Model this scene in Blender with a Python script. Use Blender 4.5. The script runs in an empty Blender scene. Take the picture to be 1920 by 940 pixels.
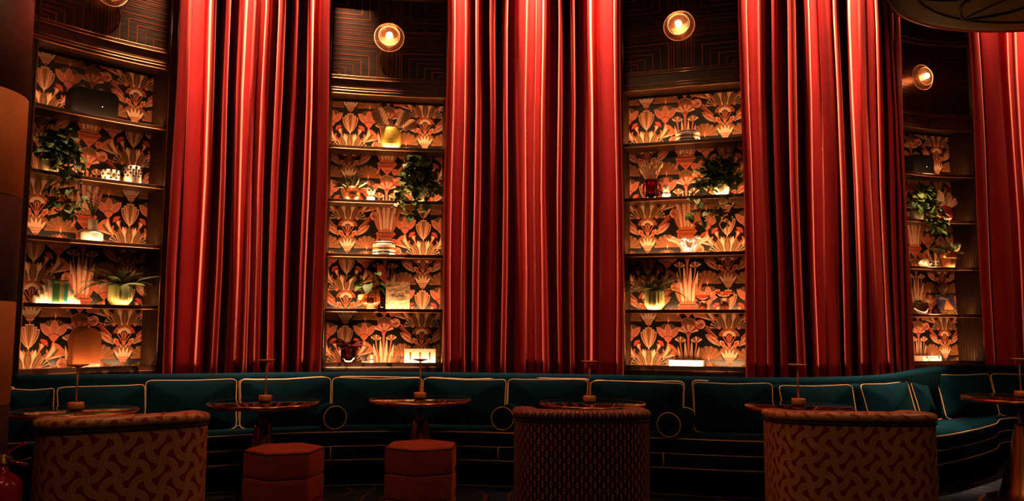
import bpy, bmesh, math, random
from math import sin, cos, pi, radians, sqrt, atan2
from mathutils import Vector, Matrix
SC = bpy.context.scene
COL = SC.collection

# ------------------------------------------------------------------ camera, world, exposure
EYE = 1.30
FPX, PITCH, ROLL = 1523.76, radians(5.38726), radians(0.30935)
cam = bpy.data.cameras.new('camera'); camo = bpy.data.objects.new('camera', cam); COL.objects.link(camo)
cam.sensor_width = 36; cam.lens = 36 * FPX / 1920; cam.clip_start = 0.05; cam.clip_end = 60
camo.matrix_world = Matrix.Translation((0, 0, EYE)) @ Matrix.Rotation(pi / 2 + PITCH, 4, 'X') @ Matrix.Rotation(ROLL, 4, 'Z')
SC.camera = camo
vs = SC.view_settings
vs.view_transform = 'Standard'; vs.look = 'None'; vs.gamma = 1.0; vs.use_curve_mapping = False
vs.exposure = 0.0
world = bpy.data.worlds.new('night_room'); SC.world = world; world.use_nodes = True
world.node_tree.nodes['Background'].inputs[0].default_value = (1.0, 0.55, 0.3, 1)
world.node_tree.nodes['Background'].inputs[1].default_value = 0.002

# light levels
P_SPOT = 4700.0      # each curtain spot
P_LED = 7.0         # each shelf strip
P_BULB = 4.0        # each wall light
P_OVER = 8.5       # overhead seating lamps
C_SPOT = (1.0, 0.50, 0.30)
C_LED = (1.0, 0.46, 0.19)
C_OVER = (1.0, 0.44, 0.18)

def lamp(name, kind, loc, energy, color, direction=None, **kw):
    L = bpy.data.lights.new(name, kind); L.energy = energy; L.color = color
    for k, v in kw.items(): setattr(L, k, v)
    o = bpy.data.objects.new(name, L); COL.objects.link(o); o.location = loc
    if direction is not None:
        o.rotation_euler = Vector(direction).to_track_quat('-Z', 'Y').to_euler()
    return o

# overhead lamps of the room above the seating (out of frame)
for x, y, k in ((-2.3, 4.5, 1.9), (0.2, 5.2, 1.0), (2.7, 4.9, .9), (4.7, 6.2, 3.6)):
    lamp('overhead_lamp', 'AREA', (x, y, 4.3), P_OVER * k, C_OVER, (0, 0, -1), shape='DISK', size=0.5)
lamp('overhead_lamp', 'AREA', (-1.5, 1.2, 4.6), P_OVER * 1.7, C_OVER, (0.1, 0.5, -0.8), shape='DISK', size=0.8)
lamp('overhead_lamp', 'AREA', (2.0, 1.2, 4.6), P_OVER * 1.7, C_OVER, (-0.1, 0.5, -0.8), shape='DISK', size=0.8)

# ------------------------------------------------------------------ helpers
def thing(name, label, cat, loc=(0, 0, 0), rotz=0.0, group=None):
    o = bpy.data.objects.new(name, None); COL.objects.link(o)
    o.empty_display_size = 0.05
    o.location = loc; o.rotation_euler = (0, 0, rotz)
    o['label'] = label; o['category'] = cat
    if group: o['group'] = group
    return o

class MB:
    def __init__(s): s.v = []; s.f = []; s.m = []; s.sm = []; s.uv = None
    def add(s, vs_, fs, mat=0, smooth=False):
        b = len(s.v); s.v += [tuple(p) for p in vs_]
        for f in fs: s.f.append(tuple(b + i for i in f)); s.m.append(mat); s.sm.append(smooth)
        return s
    def box(s, x0, x1, y0, y1, z0, z1, mat=0):
        V = [(x, y, z) for z in (z0, z1) for y in (y0, y1) for x in (x0, x1)]
        return s.add(V, [(0, 2, 3, 1), (4, 5, 7, 6), (0, 1, 5, 4), (2, 6, 7, 3), (0, 4, 6, 2), (1, 3, 7, 5)], mat)
    def grid(s, fn, nu, nv, mat=0, smooth=True, cu=False, cv=False):
        V = [fn(i, j) for j in range(nv) for i in range(nu)]
        F = []
        for j in range(nv if cv else nv - 1):
            for i in range(nu if cu else nu - 1):
                a, b = i, (i + 1) % nu; c, d = j, (j + 1) % nv
                F.append((c * nu + a, c * nu + b, d * nu + b, d * nu + a))
        return s.add(V, F, mat, smooth)
    def lathe(s, prof, n=24, c=(0, 0, 0), mat=0, smooth=True, rib=None, sx=1, sy=1):
        V = []; F = []; rings = []
        for r, z in prof:
            if r < 1e-6: rings.append([len(V)]); V.append((c[0], c[1], c[2] + z)); continue
            ring = []
            for k in range(n):
                a = 2 * pi * k / n; rr = r * (rib(k, n, z) if rib else 1)
                ring.append(len(V)); V.append((c[0] + sx * rr * cos(a), c[1] + sy * rr * sin(a), c[2] + z))
            rings.append(ring)
        for A, B in zip(rings, rings[1:]):
            if len(A) == 1 and len(B) == 1: continue
            for k in range(n):
                k2 = (k + 1) % n
                if len(A) == 1: F.append((A[0], B[k2], B[k]))
                elif len(B) == 1: F.append((A[k], A[k2], B[0]))
                else: F.append((A[k], A[k2], B[k2], B[k]))
        return s.add(V, F, mat, smooth)
    def tube(s, pts, r, n=6, mat=0, closed=False, smooth=True, caps=True):
        P = [Vector(p) for p in pts]; N = len(P)
        R = r if isinstance(r, (list, tuple)) else [r] * N
        V = []; F = []; up = None
        for i in range(N):
            a = P[(i - 1) % N] if (closed or i > 0) else P[i]
            b = P[(i + 1) % N] if (closed or i < N - 1) else P[i]
            t = (b - a)
            t = t.normalized() if t.length > 1e-9 else Vector((0, 0, 1))
            if up is None:
                up = Vector((0, 0, 1)) if abs(t.z) < .9 else Vector((1, 0, 0))
            u = t.cross(up)
            if u.length < 1e-6: u = t.cross(Vector((1, 0.3, 0)))
            u.normalize(); w = u.cross(t).normalized(); up = w
            for k in range(n):
                an = 2 * pi * k / n
                V.append(P[i] + (u * cos(an) + w * sin(an)) * R[i])
        for i in range(N if closed else N - 1):
            j = (i + 1) % N
            for k in range(n):
                k2 = (k + 1) % n
                F.append((i * n + k, i * n + k2, j * n + k2, j * n + k))
        if not closed and caps:
            F.append(tuple(range(n - 1, -1, -1))); F.append(tuple((N - 1) * n + k for k in range(n)))
        return s.add(V, F, mat, smooth)
    def prism(s, outline, y0, y1, mat=0, smooth=False):
        # outline of (x, z), extruded along y
        n = len(outline)
        V = [(x, y0, z) for x, z in outline] + [(x, y1, z) for x, z in outline]
        F = [tuple(range(n)), tuple(range(2 * n - 1, n - 1, -1))] + [(i, i + n, (i + 1) % n + n, (i + 1) % n) for i in range(n)]
        return s.add(V, F, mat, smooth)
    def sphere(s, c, r, n=12, mat=0, sx=1, sy=1, sz=1):
        prof = [(r * sin(pi * k / (n // 2 + 2)), -sz * r * cos(pi * k / (n // 2 + 2))) for k in range(n // 2 + 3)]
        prof[0] = (0, -r * sz); prof[-1] = (0, r * sz)
        return s.lathe(prof, n, c, mat, True, None, sx, sy)
    def build(s, name, mats, parent=None, loc=(0, 0, 0), rot=(0, 0, 0), recalc=True, uv=None):
        me = bpy.data.meshes.new(name)
        me.from_pydata(s.v, [], s.f)
        for m in (mats if isinstance(mats, (list, tuple)) else [mats]): me.materials.append(m)
        me.polygons.foreach_set('material_index', s.m); me.polygons.foreach_set('use_smooth', s.sm)
        if recalc:
            bm = bmesh.new(); bm.from_mesh(me); bmesh.ops.recalc_face_normals(bm, faces=bm.faces[:]); bm.to_mesh(me); bm.free()
        if uv:
            L = me.uv_layers.new(name='UVMap')
            for lp in me.loops: L.data[lp.index].uv = uv[lp.vertex_index]
        me.update()
        o = bpy.data.objects.new(name, me); COL.objects.link(o)
        o.location = loc; o.rotation_euler = rot
        if parent is not None: o.parent = parent
        return o

def link_copy(src, name, parent, loc=(0, 0, 0), rot=(0, 0, 0), scale=(1, 1, 1)):
    o = bpy.data.objects.new(name, src.data if hasattr(src, 'data') else src); COL.objects.link(o)
    o.parent = parent; o.location = loc; o.rotation_euler = rot; o.scale = scale
    return o

def catmull(pts, n):
    """n samples along a smooth curve through pts (any dimension), parametrised by index"""
    out = []; K = len(pts) - 1
    for i in range(n):
        t = i / (n - 1) * K; k = min(int(t), K - 1); f = t - k
        p0 = pts[max(k - 1, 0)]; p1 = pts[k]; p2 = pts[k + 1]; p3 = pts[min(k + 2, K)]
        out.append(tuple(0.5 * (2 * b + (c - a) * f + (2 * a - 5 * b + 4 * c - d) * f * f + (3 * b - a - 3 * c + d) * f ** 3) for a, b, c, d in zip(p0, p1, p2, p3)))
    return out

def ray(px, py):
    """direction of the sight line through a point of the photograph"""
    dx, dy = px - 960, py - 470; c, s_ = cos(ROLL), sin(ROLL)
    X = (c * dx + s_ * dy) / FPX; Y = (-s_ * dx + c * dy) / FPX
    return Vector((X, cos(PITCH) + Y * sin(PITCH), sin(PITCH) - Y * cos(PITCH)))
def at(px, d): return ((px - 960) / FPX * d, d)

# ------------------------------------------------------------------ materials
MATS = {}
class G:
    """tiny shader-graph writer"""
    def __init__(s, name):
        s.mat = bpy.data.materials.new(name); s.mat.use_nodes = True; s.t = s.mat.node_tree
        s.b = s.t.nodes['Principled BSDF']; s.out = s.t.nodes['Material Output']
    def n(s, typ, **kw):
        nd = s.t.nodes.new(typ)
        for k, v in kw.items(): setattr(nd, k, v)
        return nd
    def put(s, sock, val):
        if hasattr(val, 'is_linked') or hasattr(val, 'links'): s.t.links.new(val, sock)
        else: sock.default_value = val
    def m(s, op, *a):
        nd = s.n('ShaderNodeMath', operation=op)
        for i, x in enumerate(a): s.put(nd.inputs[i], x)
        return nd.outputs[0]
    def mix(s, f, a, b):
        nd = s.n('ShaderNodeMix', data_type='RGBA'); s.put(nd.inputs[0], f)
        s.put(nd.inputs[6], a if hasattr(a, 'links') else tuple(a) + (1,) if len(a) == 3 else a)
        s.put(nd.inputs[7], b if hasattr(b, 'links') else tuple(b) + (1,) if len(b) == 3 else b)
        return nd.outputs[2]
    def coord(s, which='Object', scale=None):
        tc = s.n('ShaderNodeTexCoord'); o = tc.outputs[which]
        if scale:
            mp = s.n('ShaderNodeMapping'); mp.inputs['Scale'].default_value = scale; s.t.links.new(o, mp.inputs[0]); o = mp.outputs[0]
        return o
    def noise(s, vec, scale, detail=3, rough=.55):
        nd = s.n('ShaderNodeTexNoise'); s.put(nd.inputs['Vector'], vec); nd.inputs['Scale'].default_value = scale
        nd.inputs['Detail'].default_value = detail; nd.inputs['Roughness'].default_value = rough
        return nd.outputs['Fac']
    def bump(s, h, strength, dist=.01):
        nd = s.n('ShaderNodeBump'); nd.inputs['Strength'].default_value = strength; nd.inputs['Distance'].default_value = dist
        s.t.links.new(h, nd.inputs['Height']); s.t.links.new(nd.outputs[0], s.b.inputs['Normal'])
    def ramp(s, f, a, b):
        nd = s.n('ShaderNodeMapRange'); s.put(nd.inputs[0], f); nd.inputs[1].default_value = a; nd.inputs[2].default_value = b
        return nd.outputs[0]

def pm(name, col, rough=.5, metal=0, spec=.5, vary=.0, vscale=20, bump=0, bscale=200, stretch=None, trans=0, ior=1.45, sheen=0, sheen_tint=None, coat=0, emit=None, estr=0, alpha=None):
    if name in MATS: return MATS[name]
    g = G(name); b = g.b
    b.inputs['Base Color'].default_value = tuple(col) + (1,)
    b.inputs['Roughness'].default_value = rough; b.inputs['Metallic'].default_value = metal
    b.inputs['Specular IOR Level'].default_value = spec; b.inputs['IOR'].default_value = ior
    b.inputs['Transmission Weight'].default_value = trans
    if sheen:
        b.inputs['Sheen Weight'].default_value = sheen; b.inputs['Sheen Roughness'].default_value = .4
        b.inputs['Sheen Tint'].default_value = tuple(sheen_tint or col) + (1,)
    if coat: b.inputs['Coat Weight'].default_value = coat; b.inputs['Coat Roughness'].default_value = .08
    if emit: b.inputs['Emission Color'].default_value = tuple(emit) + (1,); b.inputs['Emission Strength'].default_value = estr
    if vary or bump:
        vec = g.coord('Object', stretch)
        if vary:
            f = g.noise(vec, vscale, 4)
            lo = [max(0, c * (1 - vary)) for c in col]; hi = [min(1, c * (1 + vary)) for c in col]
            g.t.links.new(g.mix(g.ramp(f, .3, .7), lo, hi), b.inputs['Base Color'])
        if bump: g.bump(g.noise(vec, bscale, 3), bump)
    MATS[name] = g.mat
    return g.mat

WOOD = pm('dark_wood', (.05, .021, .010), .28, spec=.5, vary=.6, vscale=14, stretch=(1, 1, 14), bump=.05, bscale=60)
WOODV = pm('fluted_wood', (.024, .010, .0045), .32, vary=.7, vscale=22, stretch=(14, 14, .6))
VENEER = pm('dark_veneer', (.011, .0065, .003), .33, spec=.35, vary=.7, vscale=9, stretch=(1, 1, 10))
BLACKW = pm('black_lacquer', (.010, .008, .008), .3)
BRONZE = pm('bronze', (.55, .24, .09), .28, metal=1)
INLAY = pm('inlay_copper', (.36, .085, .028), .36, metal=1)
NOSING = pm('shelf_nosing_bronze', (.75, .34, .13), .4, metal=.25)
BRASS = pm('brass', (.62, .28, .09), .24, metal=1, vary=.15, vscale=30)
BRASSD = pm('brushed_bronze', (.50, .21, .08), .33, metal=1)
PAINT = pm('dark_wall_paint', (.012, .009, .010), .8, vary=.2, vscale=3)
CEIL = pm('ceiling_paint', (.02, .015, .012), .9, vary=.2, vscale=3)
LEDM = pm('led_strip', (1, .8, .6), .5, emit=(1.0, .50, .20), estr=6)
BULB = pm('bulb_glow', (1, .9, .8), .5, emit=(1.0, .60, .30), estr=60)
GREEN = pm('leaf_green', (.035, .080, .012), .55, spec=.25, vary=.5, vscale=40)
GREEN2 = pm('leaf_green_light', (.12, .19, .030), .55, spec=.3, vary=.5, vscale=50)
VARIEG = pm('leaf_variegated', (.48, .44, .20), .42, vary=.5, vscale=60)
FERNM = pm('fern_green', (.055, .075, .016), .5, vary=.4, vscale=60)
PURPLE = pm('leaf_dark_purple', (.07, .008, .022), .3, vary=.5, vscale=40)
PINKL = pm('leaf_pink', (.62, .10, .07), .4, vary=.3, vscale=50)
CALAD = pm('leaf_caladium', (.42, .17, .09), .45, vary=.5, vscale=50)
VEIN = pm('leaf_vein_cream', (.80, .58, .36), .5)
STEMM = pm('plant_stem', (.07, .06, .02), .6)
WHITE = pm('white_glaze', (.62, .55, .45), .35, vary=.06, vscale=15)
BLACKG = pm('black_glaze', (.010, .008, .007), .2)
STRAW = pm('dried_grass', (.72, .46, .26), .7, vary=.25, vscale=80)
COPPER = pm('copper_glaze', (.62, .22, .09), .27, metal=.85, vary=.25, vscale=25)
GOLDG = pm('gold_green_glaze', (.42, .33, .05), .35, metal=.5, vary=.5, vscale=90)
SOIL = pm('soil', (.02, .012, .008), .9)
PAGES = pm('page_edges', (.72, .60, .42), .7, vary=.1, vscale=120, stretch=(1, 1, 20))
def glass(name, col, rough=.04): return pm(name, col, rough, trans=1.0, ior=1.45)
GLASSC = glass('clear_glass', (.95, .92, .85))
GLASSA = glass('amber_glass', (.55, .20, .06))
GLASSB = pm('smoked_amber_glass', (.30, .095, .030), .22, trans=.45, spec=.5)
GLASSR = glass('red_glass', (.45, .015, .012))
GLASSG = glass('green_glass', (.62, .66, .28), .06)
GLASSP = glass('copper_pink_glass', (.85, .38, .22))

def velvet_red():
    g = G('red_velvet'); b = g.b
    v = g.coord('Object', (1, 1, .05)); f = g.noise(v, 60, 3)
    v2 = g.coord('Object'); f2 = g.noise(v2, 3, 4)
    c = g.mix(g.ramp(g.m('ADD', g.m('MULTIPLY', f, .5), g.m('MULTIPLY', f2, .5)), .3, .7), (.27, .007, .009), (.38, .012, .012))
    g.t.links.new(c, b.inputs['Base Color']); b.inputs['Roughness'].default_value = .75; b.inputs['Specular IOR Level'].default_value = .15
    b.inputs['Sheen Weight'].default_value = .35; b.inputs['Sheen Roughness'].default_value = .35; b.inputs['Sheen Tint'].default_value = (.9, .25, .18, 1)
    g.bump(g.noise(g.coord('Object'), 350, 2), .06)
    return g.mat
VELVET = velvet_red()
TEAL = pm('teal_velvet', (.0003, .0110, .0180), .85, spec=.03, sheen=.01, sheen_tint=(.10, .40, .38), vary=.25, vscale=8, bump=.05, bscale=350)
PIPING = pm('gold_piping', (.62, .36, .12), .45, vary=.2, vscale=60)
STOOLM = pm('rust_velvet', (.26, .040, .012), .65, spec=.25, sheen=.35, sheen_tint=(.9, .3, .12), vary=.2, vscale=9, bump=.05, bscale=350)
SEAM = pm('dark_seam', (.03, .006, .004), .7)

def weave():
    """copper and gold braid of interlaced five-line bands, on UV metres"""
    g = G('braided_weave_fabric'); b = g.b
    tc = g.n('ShaderNodeTexCoord'); sp = g.n('ShaderNodeSeparateXYZ'); g.t.links.new(tc.outputs['UV'], sp.inputs[0])
    X = g.m('DIVIDE', sp.outputs[0], .125); Y = g.m('DIVIDE', sp.outputs[1], -.135)
    A = .122; hw = .120
    def fam(X, Y):
        s = g.m('MULTIPLY', g.m('ADD', X, Y), .5); nn = g.m('MULTIPLY', g.m('SUBTRACT', X, Y), .5)
        k = g.m('ROUND', g.m('MULTIPLY', nn, 2.0))
        ph = g.m('MULTIPLY', g.m('SUBTRACT', s, g.m('MULTIPLY', k, .5)), 2 * pi)
        cs = g.m('COSINE', ph)
        r = g.m('SUBTRACT', g.m('SUBTRACT', nn, g.m('MULTIPLY', k, .5)), g.m('MULTIPLY', g.m('SINE', ph), A))
        sl = g.m('MULTIPLY', cs, A * 2 * pi)
        r = g.m('DIVIDE', r, g.m('SQRT', g.m('ADD', 1.0, g.m('MULTIPLY', sl, sl))))
        mask = g.m('LESS_THAN', g.m('ABSOLUTE', r), hw * .8)
        ln = g.m('COSINE', g.m('MULTIPLY', r, 2 * pi * 5 / (2 * hw * .8) ))
        line = g.m('GREATER_THAN', ln, .30)
        return mask, line, g.m('LESS_THAN', cs, 0.0)
    m1, l1, o1 = fam(X, Y)
    m2, l2, o2 = fam(g.m('SUBTRACT', .5, X), g.m('ADD', Y, .5))
    top1 = g.m('MULTIPLY', m1, g.m('MAXIMUM', o1, g.m('SUBTRACT', 1.0, m2)))
    band = g.m('MAXIMUM', m1, m2)
    line = g.m('MULTIPLY', band, g.m('ADD', g.m('MULTIPLY', top1, l1), g.m('MULTIPLY', g.m('SUBTRACT', 1.0, top1), g.m('MULTIPLY', m2, l2))))
    ground = g.mix(band, (.22, .024, .010), (.12, .036, .012))
    c = g.mix(line, ground, (.95, .56, .26))
    g.t.links.new(c, b.inputs['Base Color']); b.inputs['Roughness'].default_value = .36
    g.bump(line, .15, .002)
    return g.mat
WEAVE = weave()

def chains():
    g = G('chain_print_fabric'); b = g.b
    tc = g.n('ShaderNodeTexCoord'); sp = g.n('ShaderNodeSeparateXYZ'); g.t.links.new(tc.outputs['UV'], sp.inputs[0])
    a = g.m('DIVIDE', sp.outputs[0], .0245); col = g.m('ROUND', a); x = g.m('SUBTRACT', a, col)
    bb = g.m('ADD', g.m('DIVIDE', sp.outputs[1], .066), g.m('MULTIPLY', g.m('MODULO', g.m('ABSOLUTE', col), 2.0), .5))
    y = g.m('SUBTRACT', g.m('FRACT', bb), .5)
    ex = g.m('DIVIDE', x, .27); ey = g.m('DIVIDE', y, .21)
    d = g.m('SQRT', g.m('ADD', g.m('MULTIPLY', ex, ex), g.m('MULTIPLY', ey, ey)))
    ring = g.m('LESS_THAN', g.m('ABSOLUTE', g.m('SUBTRACT', d, .85)), .17)
    ln = g.m('MULTIPLY', g.m('LESS_THAN', g.m('ABSOLUTE', x), .055), g.m('GREATER_THAN', d, .95))
    c = g.mix(ln, (.014, .008, .010), (.62, .050, .018)); c = g.mix(ring, c, (.85, .38, .10))
    g.t.links.new(c, b.inputs['Base Color']); b.inputs['Roughness'].default_value = .5
    return g.mat
CHAINS = chains()
CHAIRSIDE = pm('rust_upholstery', (.22, .050, .016), .65, vary=.2, vscale=12)

# ------------------------------------------------------------------ room shell
def struct(o): o['kind'] = 'structure'; return o
ROOM_H = 6.7
fl = MB().box(-5.6, 7.9, -3.2, 11.0, -.12, 0)
def carpet():
    g = G('patterned_carpet'); b = g.b
    v = g.coord('Object', (1, 1, 1))
    nz = g.n('ShaderNodeTexNoise'); nz.inputs['Scale'].default_value = 1.1; g.t.links.new(v, nz.inputs['Vector'])
    mx = g.n('ShaderNodeMix', data_type='VECTOR'); mx.inputs[0].default_value = .35; g.t.links.new(v, mx.inputs[4]); g.t.links.new(nz.outputs['Color'], mx.inputs[5])
    vo = g.n('ShaderNodeTexVoronoi', feature='DISTANCE_TO_EDGE'); vo.inputs['Scale'].default_value = 1.5; g.t.links.new(mx.outputs[1], vo.inputs['Vector'])
    d = vo.outputs['Distance']
    r = g.m('FRACT', g.m('MULTIPLY', d, 7.0))
    line = g.m('MULTIPLY', g.m('LESS_THAN', g.m('ABSOLUTE', g.m('SUBTRACT', r, .5)), .045), g.m('LESS_THAN', d, .40))
    c = g.mix(line, (.012, .022, .034), (.13, .04, .010))
    g.t.links.new(c, b.inputs['Base Color']); b.inputs['Roughness'].default_value = .95; b.inputs['Specular IOR Level'].default_value = .1
    g.bump(g.noise(g.coord('Object'), 500, 2), .2)
    return g.mat
struct(fl.build('floor', carpet()))
struct(MB().box(-5.6, 7.9, -3.2, 11.0, ROOM_H, ROOM_H + .12).build('ceiling', CEIL))
struct(MB().box(-5.6, -5.5, -3.2, 6.0, 0, ROOM_H).build('wall_left', PAINT))
struct(MB().box(7.8, 7.9, -3.2, 10.2, 0, ROOM_H).build('wall_right', PAINT))
struct(MB().box(-5.6, 7.9, -3.2, -3.1, 0, ROOM_H).build('wall_front', PAINT))
WALLP = [(-5.6, 4.7), (-4.85, 5.75), (-4.12, 6.61), (-3.41, 7.40), (-2.65, 7.95), (-1.86, 8.19), (-.75, 8.39), (.25, 8.38), (1.22, 8.14), (2.27, 7.79), (3.0, 7.95), (3.75, 8.45), (4.05, 9.24), (4.6, 9.58), (5.15, 9.70), (6.4, 9.75), (7.9, 9.4)]
bk = MB()
N = len(WALLP)
bk.grid(lambda i, j: (WALLP[i][0], WALLP[i][1] + (.12 if j in (2, 3) else 0), (0, ROOM_H, ROOM_H, 0)[j]), N, 4, smooth=False, cv=True)
struct(bk.build('wall_back', PAINT))

# ------------------------------------------------------------------ bookcase bays
DEP = .28
SH = [3.024, 2.494, 1.964, 1.434]      # underside of each shelf
TOP, SILL = 3.568, .914
BASE = [s + .022 for s in SH] + [.945]  # standing surface of each compartment
class Bay:
    def __init__(s, L, R, sag):
        L, R = Vector(L), Vector(R); s.W = (R - L).length; s.t = (R - L) / s.W; s.n = Vector((-s.t.y, s.t.x)); s.c = (L + R) / 2
        s.sag = sag; s.yaw = atan2(s.t.y, s.t.x)
    def fy(s, x): return s.sag * (1 - (2 * x / s.W) ** 2)
    def back(s): return DEP + .6 * s.sag      # the papered back is flat
    def world(s, u, v, z): p = s.c + s.t * u + s.n * v; return (p.x, p.y, z)
    def u_at(s, px, py, v):
        d = ray(px, py); d2 = Vector((d.x, d.y))
        # intersect the sight line with the curved line at depth v inside the niche
        u = 0.0
        for _ in range(4):
            o = s.c + s.n * (v + s.fy(u)); k = o.dot(s.n) / d2.dot(s.n); u = (d2 * k - o).dot(s.t)
        return u
BAYS = [Bay((-3.79, 6.31), (-3.08, 7.10), .045), Bay((-1.78, 7.75), (-.67, 7.93), .035),
        Bay((1.07, 7.69), (2.12, 7.34), 0.0), Bay((4.20, 8.80), (5.28, 9.15), .11)]

# ---- wallpaper: a flat art-deco print
WP_MATS = [pm('print_black', (.0045, .0032, .0032), .85, spec=.15), pm('print_orange', (.52, .15, .055), .7), pm('print_salmon', (.62, .165, .095), .7),
           pm('print_cream', (.78, .52, .34), .7), pm('print_olive', (.105, .070, .022), .7), pm('print_brown', (.27, .095, .028), .7), pm('print_red', (.50, .05, .03), .7)]
K_, O_, S_, C_, V_, B_, R_ = range(7)
class Print:
    def __init__(s): s.p = []      # (pts, mat, layer)
    def poly(s, pts, mat, lay): s.p.append((pts, mat, lay))
    def sym(s, pts, mat, lay): s.poly(pts, mat, lay); s.poly([(-x, y) for x, y in pts][::-1], mat, lay)
    def sector(s, cx, cy, r0, r1, a0, a1, mat, lay, n=10, sq=1, sym=False):
        A = [radians(a0 + (a1 - a0) * i / n) for i in range(n + 1)]
        pts = [(cx + r1 * cos(a), cy - sq * r1 * sin(a)) for a in A]
        pts += [(cx + r0 * cos(a), cy - sq * r0 * sin(a)) for a in reversed(A)] if r0 > 0 else ([(cx, cy)] if a1 - a0 < 360 else [])
        (s.sym if sym else s.poly)(pts, mat, lay)
    def leaf(s, x0, y0, x1, y1, w, mat, lay, sym=True, edge=None, belly=.5, mid=None):
        dx, dy = x1 - x0, y1 - y0; L = sqrt(dx * dx + dy * dy); nx, ny = -dy / L, dx / L
        def out(w):
            a = []; b = []
            for i in range(1, 7):
                t = i / 7; k = w / 2 * (sin(pi * t ** (math.log(.5) / math.log(belly)))) ** .8
                a.append((x0 + dx * t + nx * k, y0 + dy * t + ny * k)); b.append((x0 + dx * t - nx * k, y0 + dy * t - ny * k))
            return [(x0, y0)] + a + [(x1, y1)] + b[::-1]
        f = s.sym if sym else s.poly
        if edge is not None: f(out(w + 1.5), edge, lay - .5)
        f(out(w), mat, lay)
        if mid is not None: s.line([(x0 + dx * .05, y0 + dy * .05), (x1 - dx * .12, y1 - dy * .12)], .7, mid, lay + .4, sym)
    def line(s, pts, w, mat, lay, sym=True):
        f = s.sym if sym else s.poly
        for (a, b), (c, d) in zip(pts, pts[1:]):
            dx, dy = c - a, d - b; L = sqrt(dx * dx + dy * dy) or 1; nx, ny = -dy / L * w / 2, dx / L * w / 2
            f([(a + nx, b + ny), (c + nx, d + ny), (c - nx, d - ny), (a - nx, b - ny)], mat, lay)

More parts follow.
